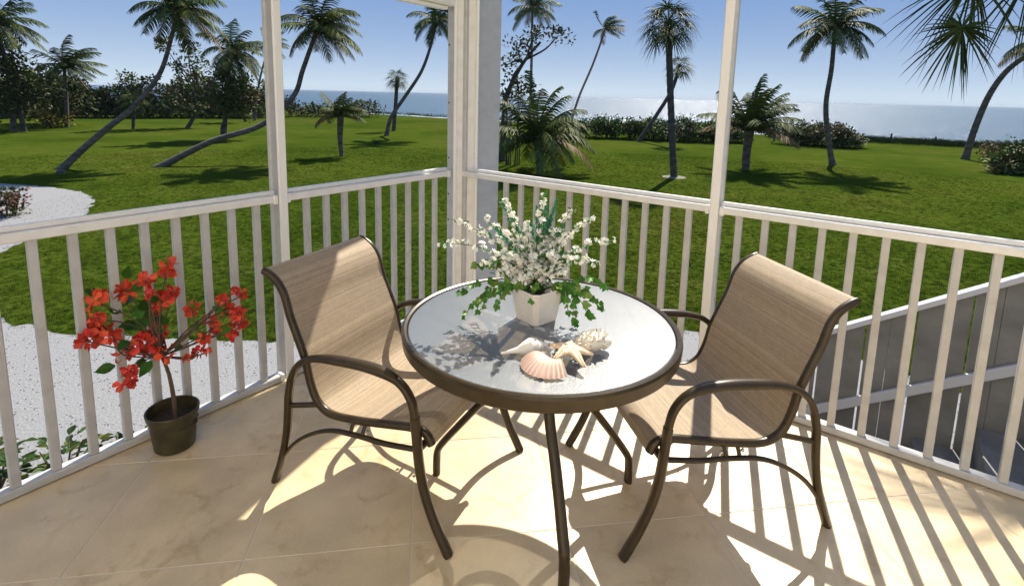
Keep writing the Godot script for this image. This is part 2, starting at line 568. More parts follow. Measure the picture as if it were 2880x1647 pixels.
	while spots.size() < 110000:
		var d := 5.0 + 27.0 * pow(rng.randf(), 1.7)
		var a := rng.randf_range(-0.92, 0.92)
		var q := Vector2(sin(a), -cos(a)) * d
		if Geometry2D.is_point_in_polygon(q, path) and Geometry2D.is_point_in_polygon(q + Vector2(rng.randfn(), rng.randfn()) * 0.07, path):
			continue
		var k := 0.5 + 0.28 * tone.get_noise_2dv(q) + rng.randf_range(-0.18, 0.18)
		var base := Color(0.054, 0.086, 0.009).lerp(Color(0.088, 0.120, 0.016), clampf(k, 0.0, 1.0))
		spots.append([Transform3D(Basis(Vector3.UP, rng.randf() * TAU).scaled(Vector3.ONE * rng.randf_range(0.6, 1.15)), Vector3(q.x, GROUND, q.y)), base])
	scatter("grass_blades", tuft.mesh(), M.grass, spots, "short green grass of the lawn nearest the porch", "grass")

func scatter(called: String, mesh: Mesh, m: Material, spots: Array, label: String, category: String) -> void:
	var mm := MultiMesh.new()
	mm.transform_format = MultiMesh.TRANSFORM_3D
	mm.use_colors = true
	mm.mesh = mesh
	mm.instance_count = spots.size()
	for i in spots.size():
		mm.set_instance_transform(i, spots[i][0])
		mm.set_instance_color(i, spots[i][1])
	var o := MultiMeshInstance3D.new()
	o.name = numbered(called)
	o.multimesh = mm
	o.material_override = m
	add_child(o)
	tag(o, label, category)
	stuff(o)


# ---------------------------------------------------------------- the porch
func rail_xf(dir: Vector3, along: float, out := 0.0, y := 0.0) -> Transform3D:
	# x runs along the railing away from the corner, z points out of the porch or in, whichever keeps the basis right-handed
	var inward := RIGHT_DIR if dir == LEFT_DIR else LEFT_DIR
	return Transform3D(Basis(dir, Vector3.UP, dir.cross(Vector3.UP)), CORNER + dir * along - inward * out + Vector3.UP * y)

func railing(dir: Vector3, from: float, to: float, first: float, count: int, label: String) -> void:
	var t := thing("railing", label, "railing", Vector3.ZERO, 0.0, "white railings of the porch")
	var mid := (from + to) * 0.5
	var long := to - from
	put("top_rail", wholebox(Vector3(long, 0.034, 0.054), 0.004), M.paint, t, rail_xf(dir, mid, 0.0, 0.953))
	put("screen_channel", wholebox(Vector3(long, 0.020, 0.024), 0.003), M.paint, t, rail_xf(dir, mid, 0.014, 0.981))
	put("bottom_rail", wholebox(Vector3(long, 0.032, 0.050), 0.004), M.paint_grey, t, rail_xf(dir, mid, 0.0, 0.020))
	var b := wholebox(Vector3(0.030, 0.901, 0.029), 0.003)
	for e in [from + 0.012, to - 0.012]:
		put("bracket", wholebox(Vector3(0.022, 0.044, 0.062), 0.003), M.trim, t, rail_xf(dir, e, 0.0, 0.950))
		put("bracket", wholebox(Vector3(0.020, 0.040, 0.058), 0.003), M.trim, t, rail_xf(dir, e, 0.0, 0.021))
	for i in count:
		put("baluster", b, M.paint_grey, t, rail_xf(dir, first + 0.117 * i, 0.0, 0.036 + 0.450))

func porch() -> void:
	# floor: a concrete slab, and on it square tiles laid at 45 degrees to the railings
	var c2 := Vector2(CORNER.x, CORNER.z)
	var l2 := Vector2(LEFT_DIR.x, LEFT_DIR.z)
	var r2 := Vector2(RIGHT_DIR.x, RIGHT_DIR.z)
	var inner := c2 - (l2 + r2) * 0.035
	var deck := PackedVector2Array([inner, inner + r2 * 4.6, inner + r2 * 4.6 + l2 * 4.4, inner + l2 * 4.4])
	var slab := Mesher.new()
	slab.box(Transform3D(Basis(RIGHT_DIR, Vector3.UP, RIGHT_DIR.cross(Vector3.UP)), CORNER + RIGHT_DIR * 2.25 + LEFT_DIR * 2.15 + Vector3.UP * -0.1268), Vector3(4.64, 0.25, 4.44), 0.01)
	var floor_ := struct("porch_floor", slab.mesh(), M.grout)
	var e1 := Vector2(0.98876, -0.14954)
	var e2 := Vector2(0.14954, 0.98876)
	var size := 0.525
	for i in range(-8, 10):
		for j in range(-10, 8):
			var o := e1 * (-0.592 + size * i) + e2 * (-1.605 + size * j)
			var sq := PackedVector2Array([o, o + e1 * size, o + (e1 + e2) * size, o + e2 * size])
			for piece in Geometry2D.intersect_polygons(sq, deck):
				for small in Geometry2D.offset_polygon(piece, -0.0022):
					if small.size() < 3:
						continue
					var m := Mesher.new()
					var lift := rng.randf_range(-0.0006, 0.0)
					var top := Geometry2D.offset_polygon(small, -0.0016)
					if top.is_empty() or top[0].size() != small.size():
						continue
					var tp: PackedVector2Array = top[0]
					var first := 0
					for k in small.size():      # the inset outline starts at the corner nearest to the first one
						if tp[k].distance_to(small[0]) < tp[first].distance_to(small[0]):
							first = k
					var order := Geometry2D.triangulate_polygon(tp)
					for k in range(0, order.size(), 3):
						m.flat(v3(tp[order[k]], lift), v3(tp[order[k + 1]], lift), v3(tp[order[k + 2]], lift), Vector3.UP)
					var mid := Vector2()
					for q in small:
						mid += q / small.size()
					for k in small.size():
						var a := small[k]
						var b := small[(k + 1) % small.size()]
						var ta := tp[(first + k) % small.size()]
						var tb := tp[(first + k + 1) % small.size()]
						var out := v3((a + b) * 0.5 - mid, 0.0)
						m.quad(v3(a, lift - 0.0016), v3(b, lift - 0.0016), v3(tb, lift), v3(ta, lift), out + Vector3.UP * 0.05)
						m.quad(v3(a, -0.012), v3(b, -0.012), v3(b, lift - 0.0016), v3(a, lift - 0.0016), out)
					put("tile", m.mesh(), M["tile%d" % rng.randi_range(0, 2)], floor_)

	railing(LEFT_DIR, 0.07, 1.254, 0.194, 9, "white railing between the corner post and the left screen post, behind the left chair")
	railing(LEFT_DIR, 1.298, 3.55, 1.397, 18, "white railing left of the left screen post, behind the red flowers")
	railing(RIGHT_DIR, 0.02, 1.722, 0.4435, 11, "white railing between the corner post and the right screen post, behind the white flowers")
	railing(RIGHT_DIR, 1.766, 4.05, 1.856, 18, "white railing right of the right screen post, in front of the stair")

	# screen posts: a bright strip inside the railing and the main post outside it
	for k in 2:
		var dir: Vector3 = [LEFT_DIR, RIGHT_DIR][k]
		var at: float = [1.276, 1.744][k]
		var top: float = [2.04, 2.95][k]
		var t := thing("screen_post", ["slim white screen post left of the corner, rising behind the left chair", "slim white screen post right of the corner, rising left of the right chair"][k], "post", CORNER + dir * at, 0.0, "slim white screen posts")
		var o := Vector3(CORNER + dir * at)
		for part in [["inner_strip", -0.036, 0.042, 0.016], ["outer_post", 0.040, 0.042, 0.030]]:
			var x := rail_xf(dir, at, part[1], top * 0.5)
			x.origin -= o
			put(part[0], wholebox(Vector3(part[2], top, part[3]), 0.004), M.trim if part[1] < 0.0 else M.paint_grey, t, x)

	# corner post: a face set across the corner, a wide jamb along the right railing and a narrow one along the left
	var cp := thing("corner_post", "broad white corner post with raised edge trim where the two railings meet", "post", CORNER)
	var facing := (LEFT_DIR + RIGHT_DIR).normalized()
	var side := facing.cross(Vector3.UP).normalized()
	var fb := Basis(side, Vector3.UP, facing) if side.cross(Vector3.UP).dot(facing) > 0.0 else Basis(-side, Vector3.UP, facing)
	var over := Vector3(0.98880, 0, -0.14926) * 0.066
	put("post_face", wholebox(Vector3(0.162, 2.9, 0.09), 0.004), M.paint, cp, Transform3D(fb, facing * 0.035 + over + Vector3.UP * 1.45))
	for s in [-1.0, 1.0]:
		put("edge_trim", wholebox(Vector3(0.020, 2.9, 0.014), 0.004), M.trim, cp, Transform3D(fb, facing * 0.086 + over + side * 0.071 * s + Vector3.UP * 1.45))
	# behind the face the column itself, square to the railings and mostly outside them
	var x := Transform3D(Basis(RIGHT_DIR, Vector3.UP, RIGHT_DIR.cross(Vector3.UP)), RIGHT_DIR * 0.030 + LEFT_DIR * -0.160 + Vector3.UP * 1.45)
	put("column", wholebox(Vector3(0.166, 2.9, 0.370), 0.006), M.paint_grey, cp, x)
	var head := Mesher.new()
	head.lathe(PackedVector2Array([Vector2(0.0065, 0.0), Vector2(0.0055, 0.003), Vector2(0.0, 0.004)]), 8)
	for h in [0.62, 0.80, 1.05, 1.42, 1.80]:
		for k in 2:
			x = Transform3D(Basis(Quaternion(Vector3.UP, [LEFT_DIR, RIGHT_DIR][k])), [RIGHT_DIR * -0.035 + LEFT_DIR * 0.0255, RIGHT_DIR * 0.1135 + LEFT_DIR * -0.10][k] + Vector3.UP * h)
			put("screw", head.mesh(), M.screw, cp, x)

	# what carries the roof: a low header along the left, a sloping one along the right, and an unseen roof whose eaves are shaped to shade the left floor
	var lh := thing("left_header", "white header beam over the left screen opening, meeting the corner post", "beam", CORNER)
	x = rail_xf(LEFT_DIR, 1.85, 0.0, 2.165); x.origin -= CORNER
	put("beam", wholebox(Vector3(3.60, 0.26, 0.12), 0.006), M.paint, lh, x)
	x = rail_xf(LEFT_DIR, 1.85, 0.0, 2.022); x.origin -= CORNER
	put("screen_channel", wholebox(Vector3(3.50, 0.022, 0.045), 0.003), M.trim, lh, x)
	var roof := Mesher.new()
	var roof_at := func(u: float, w: float, y: float) -> Vector3: return CORNER + RIGHT_DIR * u + LEFT_DIR * w + Vector3.UP * y
	for strip in [[-0.56, 0.0, 2.34, 2.34, -0.95], [0.0, 1.75, 2.34, 3.10, -0.10]]:
		var q := []
		for y in [0.0, 0.10]:
			for e in [[0, strip[4]], [1, strip[4]], [1, 3.6], [0, 3.6]]:
				q.append(roof_at.call(strip[e[0]], e[1], strip[2 + e[0]] + y))
		var mid: Vector3 = (q[0] + q[6]) * 0.5
		for f in [[0, 1, 2, 3], [4, 5, 6, 7], [0, 1, 5, 4], [1, 2, 6, 5], [2, 3, 7, 6], [3, 0, 4, 7]]:
			roof.quad(q[f[0]], q[f[1]], q[f[2]], q[f[3]], (q[f[0]] + q[f[2]]) * 0.5 - mid)
	struct("unseen_porch_roof", roof.mesh(), M.paint)  # out of view; drawn out past the left railing to shade the floor
	# house walls out of view behind, placed to bounce sunlight onto the porch
	var house := Mesher.new()
	var hb := Basis(RIGHT_DIR, Vector3.UP, RIGHT_DIR.cross(Vector3.UP))
	house.box(Transform3D(hb, CORNER + RIGHT_DIR * 2.6 + LEFT_DIR * 4.6 + Vector3.UP * 1.4), Vector3(6.4, 6.3, 0.25), 0.0)
	house.box(Transform3D(hb, CORNER + RIGHT_DIR * 5.6 + LEFT_DIR * 3.0 + Vector3.UP * 1.4), Vector3(0.25, 6.3, 3.0), 0.0)
	struct("unseen_house_wall", house.mesh(), M.stucco)

func v3(p: Vector2, y: float) -> Vector3:
	return Vector3(p.x, y, p.y)


# ---------------------------------------------------------------- the stair beyond the right railing
func stair() -> void:
	var out := Vector3(RIGHT_DIR.z, 0, -RIGHT_DIR.x)
	var slope := 0.652
	var at := func(a: float, o: float, y: float) -> Vector3: return CORNER + RIGHT_DIR * a + out * o + Vector3.UP * y
	var guard := thing("stair_guard", "grey boarded stair guard with pale cap rail, sloping beyond the right railing", "stair guard")
	var cap := func(a: float) -> float: return 0.045 + (a - 2.18) * slope
	var m := Mesher.new()
	m.bar(at.call(1.55, 1.1, cap.call(1.55)), at.call(4.2, 1.1, cap.call(4.2)), 0.075, 0.03, out, 0.004)
	put("cap_rail", m.mesh(), M.stair_trim, guard)
	m = Mesher.new()
	m.bar(at.call(1.55, 1.075, cap.call(1.55) - 0.515), at.call(4.2, 1.075, cap.call(4.2) - 0.515), 0.03, 0.055, out, 0.004)
	put("middle_rail", m.mesh(), M.stair_trim, guard)
	var a := 1.56
	var k := 0
	while a < 4.2:
		var w := 0.112
		var gap := 0.011 if k % 2 == 0 else 0.0015
		var b := Mesher.new()
		var lean := rng.randf_range(-0.003, 0.003)
		var q := []
		for o in [1.105 + lean, 1.121 + lean]:
			for e in [[a, -0.02], [a + w, -0.02], [a + w, -1.25], [a, -1.25]]:
				q.append(at.call(e[0], o, cap.call(e[0]) + e[1]))
		var mid: Vector3 = (q[0] + q[6]) * 0.5
		for f in [[0, 1, 2, 3], [4, 5, 6, 7], [0, 1, 5, 4], [1, 2, 6, 5], [2, 3, 7, 6], [3, 0, 4, 7]]:
			b.quad(q[f[0]], q[f[1]], q[f[2]], q[f[3]], (q[f[0]] + q[f[2]]) * 0.5 - mid)
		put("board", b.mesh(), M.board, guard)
		a += w + gap
		k += 1
	# treads of the stair between the porch and that guard
	var flight := thing("stair_flight", "grey stair treads going down beside the right railing", "stairs")
	for i in 9:
		var aa := 1.75 + 0.27 * i
		var y: float = cap.call(aa) - 0.95
		m = Mesher.new()
		m.bar(at.call(aa, 0.14, y), at.call(aa, 1.10, y), 0.30, 0.04, RIGHT_DIR, 0.004)
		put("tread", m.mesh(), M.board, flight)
		m = Mesher.new()
		m.bar(at.call(aa + 0.13, 0.14, y + 0.10), at.call(aa + 0.13, 1.10, y + 0.10), 0.016, 0.15, RIGHT_DIR, 0.0)
		put("riser", m.mesh(), M.board, flight)

# ---------------------------------------------------------------- table and chairs
func pts(list: Array, z: float) -> Array:
	var o := []
	for p in list:
		o.append(Vector3(p[0], p[1], z))
	return o

func make_chair(label: String, at: Vector3, yaw: float) -> Node3D:
	var t := thing("sling_chair", label, "chair", at, yaw, "tan sling patio chairs")
	var rail := [[-0.428, 0.822], [-0.405, 0.816], [-0.362, 0.790], [-0.330, 0.745], [-0.306, 0.670], [-0.270, 0.590], [-0.238, 0.515], [-0.216, 0.430], [-0.182, 0.366], [-0.118, 0.338], [0.0, 0.350], [0.12, 0.372], [0.23, 0.392], [0.280, 0.384], [0.302, 0.352]]
	var zs := Vector3(0, 0, 1)
	var line := curve(pts(rail, 0.0), 5)
	# the cloth: both faces, sagging a little between the rails
	var cloth := Mesher.new()
	var across := 10
	var run := 0.0
	for i in line.size() - 1:
		var step := line[i].distance_to(line[i + 1])
		for k in across:
			var q := []
			var uv := []
			for e in [[0, 0], [1, 0], [1, 1], [0, 1]]:
				var ii: int = i + e[0]
				var s: float = float(k + e[1]) / across
				var d := (line[mini(ii + 1, line.size() - 1)] - line[maxi(ii - 1, 0)]).normalized()
				var nn := Vector3(-d.y, d.x, 0)
				var sag := 0.016 * sin(PI * s) * sin(PI * ii / (line.size() - 1.0))
				q.append([line[ii] + Vector3(0, 0, (s - 0.5) * 0.512) - nn * (sag - 0.010), nn])
				uv.append(Vector2(s * 0.9, (run + step * e[0]) * 1.3))
			for f in [1.0, -1.0]:
				var o: float = 0.0 if f > 0.0 else -0.0035
				var w := []
				for e in q:
					w.append(e[0] + e[1] * o)
				cloth.tri(w[0], w[1], w[2], q[0][1] * f, q[1][1] * f, q[2][1] * f, uv[0], uv[1], uv[2])
				cloth.tri(w[0], w[2], w[3], q[0][1] * f, q[2][1] * f, q[3][1] * f, uv[0], uv[2], uv[3])
		run += step
	put("sling", cloth.mesh(), M.sling, t)
	for s in [-1.0, 1.0]:
		var m := Mesher.new()
		var p := curve(pts(rail, s * 0.264), 5)
		m.tube(p, same(0.0145, p.size()), 8, true, 1.0, zs)
		put("side_rail", m.mesh(), M.bronze, t)
		m = Mesher.new()
		p = curve(pts([[-0.39, 0.0], [-0.372, 0.045], [-0.350, 0.10], [-0.322, 0.20], [-0.308, 0.29], [-0.300, 0.38], [-0.285, 0.445]], s * 0.290), 5)
		m.tube(p, same(0.0165, p.size()), 8, true, 0.85, zs)
		put("rear_leg", m.mesh(), M.bronze, t)
		m = Mesher.new()
		p = curve(pts([[-0.285, 0.445], [-0.258, 0.495], [-0.205, 0.538], [-0.12, 0.563], [-0.02, 0.574], [0.07, 0.578], [0.15, 0.571], [0.205, 0.548], [0.240, 0.505], [0.254, 0.45]], s * 0.290), 5)
		var rad := same(0.0175, p.size())
		for i in p.size():
			rad[i] += 0.006 * smoothstep(-0.2, -0.05, p[i].x) * (1.0 - smoothstep(0.12, 0.2, p[i].x))
		m.tube(p, rad, 10, true, 0.72, zs)
		put("arm", m.mesh(), M.bronze, t)
		m = Mesher.new()
		p = curve(pts([[0.254, 0.45], [0.262, 0.37], [0.272, 0.28], [0.290, 0.20], [0.325, 0.11], [0.362, 0.04], [0.384, 0.0]], s * 0.290), 5)
		m.tube(p, same(0.0185, p.size()), 8, true, 0.85, zs)
		put("front_leg", m.mesh(), M.bronze, t)
		m = Mesher.new()
		p = curve(pts([[-0.352, 0.10], [-0.285, 0.185], [-0.20, 0.25], [-0.10, 0.295], [0.02, 0.312], [0.13, 0.318], [0.262, 0.338]], s * 0.288), 5)
		m.tube(p, same(0.0105, p.size()), 8, true, 0.8, zs)
		put("brace", m.mesh(), M.bronze, t)
		m = Mesher.new()
		m.tube(PackedVector3Array([Vector3(-0.304, 0.335, s * 0.288), Vector3(-0.176, 0.362, s * 0.266)]), same(0.010, 2), 8)
		put("strut", m.mesh(), M.bronze, t)
		m = Mesher.new()
		m.tube(PackedVector3Array([Vector3(0.262, 0.378, s * 0.286), Vector3(0.225, 0.385, s * 0.262)]), same(0.011, 2), 8)
		put("bracket", m.mesh(), M.bronze, t)
		for bx in [-0.015, 0.035]:
			m = Mesher.new()
			m.tube(PackedVector3Array([Vector3(bx, 0.318, s * 0.286), Vector3(bx, 0.352, s * 0.266)]), same(0.007, 2), 6)
			put("connector", m.mesh(), M.bronze, t)
		for bx in [-0.03, 0.05]:
			m = Mesher.new()
			m.lathe(PackedVector2Array([Vector2(0.007, 0.0), Vector2(0.006, 0.006), Vector2(0.0, 0.008)]), 8)
			put("bolt", m.mesh(), M.bolt, t, Transform3D(Basis(Vector3.RIGHT, s * PI / 2), Vector3(bx, 0.331, s * 0.278)))
	for c in [[0.262, 0.335, 0.013]]:
		var m := Mesher.new()
		m.tube(PackedVector3Array([Vector3(c[0], c[1], -0.285), Vector3(c[0], c[1] - 0.012, 0.0), Vector3(c[0], c[1], 0.285)]), same(c[2], 3), 8)
		put("crossbar", m.mesh(), M.bronze, t)
	return t

func furniture() -> void:
	# the chairs: each stands by its near front foot as measured in the photograph
	make_chair("tan sling chair with bronze frame left of the table, seen from its right arm", Vector3(-0.158 - 0.911 * 0.39 + 0.371 * 0.29, 0, -1.526 - 0.4125 * 0.39 - 0.929 * 0.29), atan2(-0.4125, 0.911))
	make_chair("tan sling chair with bronze frame right of the table, seat striped by sun", Vector3(0.376 + 0.979 * 0.39 - 0.177 * 0.29, 0, -1.537 - 0.205 * 0.39 - 0.984 * 0.29), atan2(-0.205, -0.979))

	var t := thing("patio_table", "round bronze patio table with pebbled glass top between the two chairs", "table", TABLE)
	var m := Mesher.new()
	var r := 0.474
	m.lathe(PackedVector2Array([Vector2(r - 0.030, -0.022), Vector2(r - 0.030, -0.042), Vector2(r - 0.004, -0.046), Vector2(r, -0.040), Vector2(r + 0.004, -0.006), Vector2(r + 0.001, 0.003), Vector2(r - 0.006, 0.006), Vector2(r - 0.014, 0.003), Vector2(r - 0.016, -0.006), Vector2(r - 0.016, -0.022), Vector2(r - 0.030, -0.022)]), 96, Vector3.UP * TABLE_H)
	put("rim", m.mesh(), M.bronze, t)
	m = Mesher.new()
	m.lathe(PackedVector2Array([Vector2(0.0, -0.012), Vector2(r - 0.018, -0.012), Vector2(r - 0.018, -0.003), Vector2(r - 0.021, 0.0), Vector2(0.0, 0.0)]), 96, Vector3.UP * TABLE_H)
	put("glass_top", m.mesh(), M.glass, t)
	m = Mesher.new()
	m.lathe(PackedVector2Array([Vector2(0.108, -0.018), Vector2(0.122, -0.018), Vector2(0.125, 0.0), Vector2(0.122, 0.018), Vector2(0.108, 0.018), Vector2(0.105, 0.0), Vector2(0.108, -0.018)]), 48, Vector3.UP * 0.485)
	put("hub_ring", m.mesh(), M.bronze, t)
	for leg in [[77.0, 0.345], [-18.0, 0.390], [200.0, 0.405]]:
		var deg: float = leg[0]
		var foot: float = leg[1]
		var e := Vector3(cos(deg_to_rad(deg)), 0, sin(deg_to_rad(deg)))
		var p := []
		for q in [[0.452, 0.668], [0.38, 0.645], [0.26, 0.600], [0.165, 0.545], [0.130, 0.485], [0.150, 0.415], [lerpf(0.15, foot, 0.30), 0.335], [lerpf(0.15, foot, 0.66), 0.220], [foot - 0.026, 0.140], [foot - 0.004, 0.100], [foot, 0.05], [foot, 0.0]]:
			p.append(e * q[0] + Vector3.UP * q[1])
		m = Mesher.new()
		var line := curve(p, 5)
		m.tube(line, same(0.019, line.size()), 8, true, 0.75, e.cross(Vector3.UP))
		put("leg", m.mesh(), M.bronze, t)

# ---------------------------------------------------------------- plants on the porch
func bract_cluster(seed_: int, tone: Color) -> ArrayMesh:
	# a knot of cupped, papery bracts, about 1 unit across
	var g := RandomNumberGenerator.new()
	g.seed = seed_
	var m := Mesher.new()
	for k in 7:
		var d := Vector3(g.randf_range(-1, 1), g.randf_range(-0.7, 1), g.randf_range(-1, 1)).normalized()
		var o := d * g.randf_range(0.12, 0.30)
		var x := d.cross(Vector3(g.randf(), 1, g.randf())).normalized()
		var y := d.cross(x)
		for b in 3:
			var a := TAU * b / 3.0 + g.randf()
			var e := x * cos(a) + y * sin(a)
			var f := d.cross(e)
			m.col = tone.lerp(Color(0.85, 0.16, 0.09), 0.5 * g.randf()) * g.randf_range(0.55, 1.2)
			var tip := o + e * 0.30 + d * 0.20
			var s := f * 0.17
			var mid := o + e * 0.20 + d * 0.04
			var n1 := (d - e * 0.5 + f * 0.3).normalized()
			var n2 := (d - e * 0.5 - f * 0.3).normalized()
			m.tri(o, mid + s, tip, n1, n1, n1)
			m.tri(o, tip, mid - s, n2, n2, n2)
			m.tri(mid + s, tip + s * 0.55 + d * 0.02, tip, n1, n1, n1)
			m.tri(mid - s, tip, tip - s * 0.55 + d * 0.02, n2, n2, n2)
	return m.mesh()

func broad_leaf(m: Mesher, p: Vector3, dir: Vector3, up: Vector3, length: float, wide: float) -> void:
	# a leaf folded along its midrib, with a curled tip
	var side := dir.cross(up).normalized()
	var nn := side.cross(dir).normalized()
	if nn.dot(up) < 0.0:
		nn = -nn
	var row := []
	for k in 5:
		var s := k / 4.0
		var w: float = wide * 0.5 * [0.15, 0.85, 1.0, 0.6, 0.0][k]
		var c := p + dir * length * s - nn * length * 0.18 * s * s
		row.append([c, c + side * w + nn * w * 0.35, c - side * w + nn * w * 0.35])
	for k in 4:
		for e in [1, 2]:
			var q := nn + side * (-0.3 if e == 1 else 0.3)
			m.tri(row[k][0], row[k][e], row[k + 1][e], q, q, q)
			m.tri(row[k][0], row[k + 1][e], row[k + 1][0], q, q, q)

func potted_plants() -> void:
	# red-flowered shrub in a black nursery pot, by the left railing
	var t := thing("potted_shrub", "small red-flowered shrub in a black plastic nursery pot by the left railing", "potted plant", Vector3(-1.385, 0, -2.045))
	var m := Mesher.new()
	m.lathe(PackedVector2Array([Vector2(0.0, 0.0), Vector2(0.070, 0.0), Vector2(0.075, 0.006), Vector2(0.090, 0.142), Vector2(0.096, 0.144), Vector2(0.099, 0.166), Vector2(0.096, 0.169), Vector2(0.092, 0.166), Vector2(0.086, 0.12), Vector2(0.0, 0.12)]), 40)
	put("pot", m.mesh(), M.pot, t)
	m = Mesher.new()
	m.blob(Vector3(0, 0.108, 0), Vector3(0.086, 0.02, 0.086), Basis(), 0.3, noise(0.05, 3), 6, 20)
	put("soil", m.mesh(), M.soil, t)
	var right := Vector3(0.83, 0, -0.56)
	var front := Vector3(0.56, 0, 0.83)
	var stem := curve([Vector3(0.01, 0.12, 0), Vector3(0.008, 0.22, 0), Vector3(-0.004, 0.32, 0), Vector3(-0.02, 0.40, 0.01)], 6)
	m = Mesher.new()
	var rad := PackedFloat32Array()
	for i in stem.size():
		rad.append(lerpf(0.010, 0.006, i / (stem.size() - 1.0)))
	m.tube(stem, rad, 7)
	put("stem", m.mesh(), M.bark, t)
	var kinds := []
	for k in 4:
		kinds.append(bract_cluster(100 + k, [Color(0.78, 0.050, 0.022), Color(0.86, 0.085, 0.030), Color(0.72, 0.035, 0.024), Color(0.88, 0.12, 0.045)][k]))
	var flowers := "-0.055,0.741,0.045;0.018,0.743,0.052;-0.040,0.699,0.022;-0.052,0.661,0.030;-0.122,0.680,0.052;-0.149,0.663,0.030;-0.221,0.661,0.052;-0.211,0.621,0.034;-0.223,0.579,0.037;-0.252,0.524,0.045;-0.205,0.530,0.060;-0.171,0.533,0.045;-0.008,0.623,0.052;0.031,0.644,0.034;-0.024,0.591,0.030;0.094,0.563,0.041;0.201,0.615,0.030;0.261,0.602,0.026;0.292,0.574,0.030;0.253,0.550,0.037;0.236,0.523,0.037;0.250,0.494,0.030;0.237,0.434,0.041;0.281,0.455,0.034;0.179,0.448,0.037;0.161,0.496,0.037;0.128,0.454,0.034;-0.034,0.499,0.052;-0.082,0.464,0.060;-0.037,0.453,0.045;-0.006,0.415,0.052;-0.153,0.413,0.052;-0.128,0.394,0.037;-0.149,0.348,0.045;0.060,0.385,0.022;0.108,0.366,0.034;0.139,0.374,0.022"
	var fork: Vector3 = stem[-1]
	var tips := []
	for f in flowers.split(";"):
		var q := f.split_floats(",")
		var p := right * q[0] + Vector3.UP * q[1] + front * rng.randf_range(-0.09, 0.07)
		tips.append(p)
		put("flower_cluster", kinds[rng.randi_range(0, 3)], M.red, t, Transform3D(Basis(Vector3(rng.randf(), rng.randf(), 1).normalized(), rng.randf() * TAU).scaled(Vector3.ONE * q[2] * 1.8), p))
	for b in [[0, 1, 2, 3], [4, 5, 7, 6], [9, 10, 11, 8], [12, 13, 14], [27, 28, 29, 30], [31, 32, 33], [16, 15, 26], [17, 18, 19, 20], [23, 22, 24, 25], [36, 35, 34]]:
		m = Mesher.new()
		for i in b.size():
			var mid: Vector3 = fork.lerp(tips[b[0]], 0.5) + Vector3(rng.randf_range(-0.02, 0.02), rng.randf_range(-0.03, 0.01), rng.randf_range(-0.02, 0.02))
			var p := curve([fork, mid, tips[b[i]]], 6)
			m.tube(p, same(0.0028, p.size()), 5)
		put("branch", m.mesh(), M.bark, t)
	var leaves := "-0.111,0.768,0.037;-0.232,0.685,0.037;-0.081,0.695,0.037;-0.068,0.624,0.045;-0.058,0.564,0.060;-0.126,0.545,0.045;-0.106,0.517,0.052;-0.116,0.634,0.037;0.037,0.422,0.037;-0.080,0.369,0.045;-0.099,0.351,0.037;-0.212,0.383,0.045;0.105,0.496,0.030;-0.094,0.420,0.037;-0.026,0.408,0.034;0.225,0.512,0.022;0.212,0.478,0.030;0.030,0.460,0.022;-0.003,0.551,0.030;-0.166,0.599,0.030;-0.02,0.53,0.04;-0.09,0.59,0.05;-0.14,0.50,0.04;0.06,0.43,0.03;0.19,0.54,0.03;-0.03,0.66,0.035;0.27,0.50,0.025"
	for f in leaves.split(";"):
		var q := f.split_floats(",")
		var p := right * q[0] + Vector3.UP * q[1] + front * rng.randf_range(-0.10, 0.05)
		var d := (p - fork).normalized() + Vector3(rng.randf_range(-0.8, 0.8), rng.randf_range(-0.9, 0.2), rng.randf_range(-0.5, 0.8))
		m = Mesher.new()
		var k := rng.randf_range(0.6, 1.4)
		m.col = Color(0.038 * k, 0.115 * k, 0.018 * k)
		broad_leaf(m, p - d.normalized() * q[2] * 0.8, d.normalized(), (front + Vector3.UP * 0.8).normalized(), q[2] * 1.55, q[2] * 0.95)
		put("leaf", m.mesh(), M.leaf, t)

	# white-flowered arrangement in a square planter on the table
	t = thing("flower_arrangement", "arrangement of white flower sprays, fern and trailing ivy in a square white planter", "flower arrangement", Vector3(0.098, TABLE_H + 0.001, -1.805))
	m = Mesher.new()
	var bw := 0.057      # half the base, half the top
	var tw := 0.073
	var yaw := Basis(Vector3.UP, deg_to_rad(41.0))
	var ring := func(half: float, y: float) -> Array:
		var o := []
		for k in 24:
			var a := TAU * (k + 0.5) / 24.0
			var p := Vector2(cos(a), sin(a))
			var s := pow(pow(absf(p.x), 9.0) + pow(absf(p.y), 9.0), -1.0 / 9.0)
			o.append(yaw * Vector3(p.x * s * half, y, p.y * s * half))
		return o
	var rings := [ring.call(0.001, 0.0), ring.call(bw - 0.004, 0.0), ring.call(bw, 0.005), ring.call(tw, 0.112), ring.call(tw + 0.003, 0.116), ring.call(tw + 0.001, 0.121), ring.call(tw - 0.006, 0.120), ring.call(tw - 0.010, 0.098), ring.call(0.001, 0.098)]
	for i in rings.size() - 1:
		for k in 24:
			var a: Vector3 = rings[i][k]
			var b: Vector3 = rings[i][(k + 1) % 24]
			var c: Vector3 = rings[i + 1][(k + 1) % 24]
			var d: Vector3 = rings[i + 1][k]
			var out := (a + b + c + d) * 0.25 - Vector3(0, 0.06, 0)
			if i >= 5:
				out = Vector3.UP * 0.4 - out * (1.0 if i == 6 else 0.0)
			m.quad(a, b, c, d, out)
	put("planter", m.mesh(), M.planter, t)
	m = Mesher.new()
	m.blob(Vector3(0, 0.09, 0), Vector3(0.058, 0.016, 0.058), yaw, 0.4, noise(0.05, 3), 6, 14)
	put("soil", m.mesh(), M.soil, t)
	# toward the camera and to its right, on the table
	front = Vector3(-0.06, 0, 1).normalized()
	right = Vector3(1, 0, 0.06).normalized()
	var petals := []
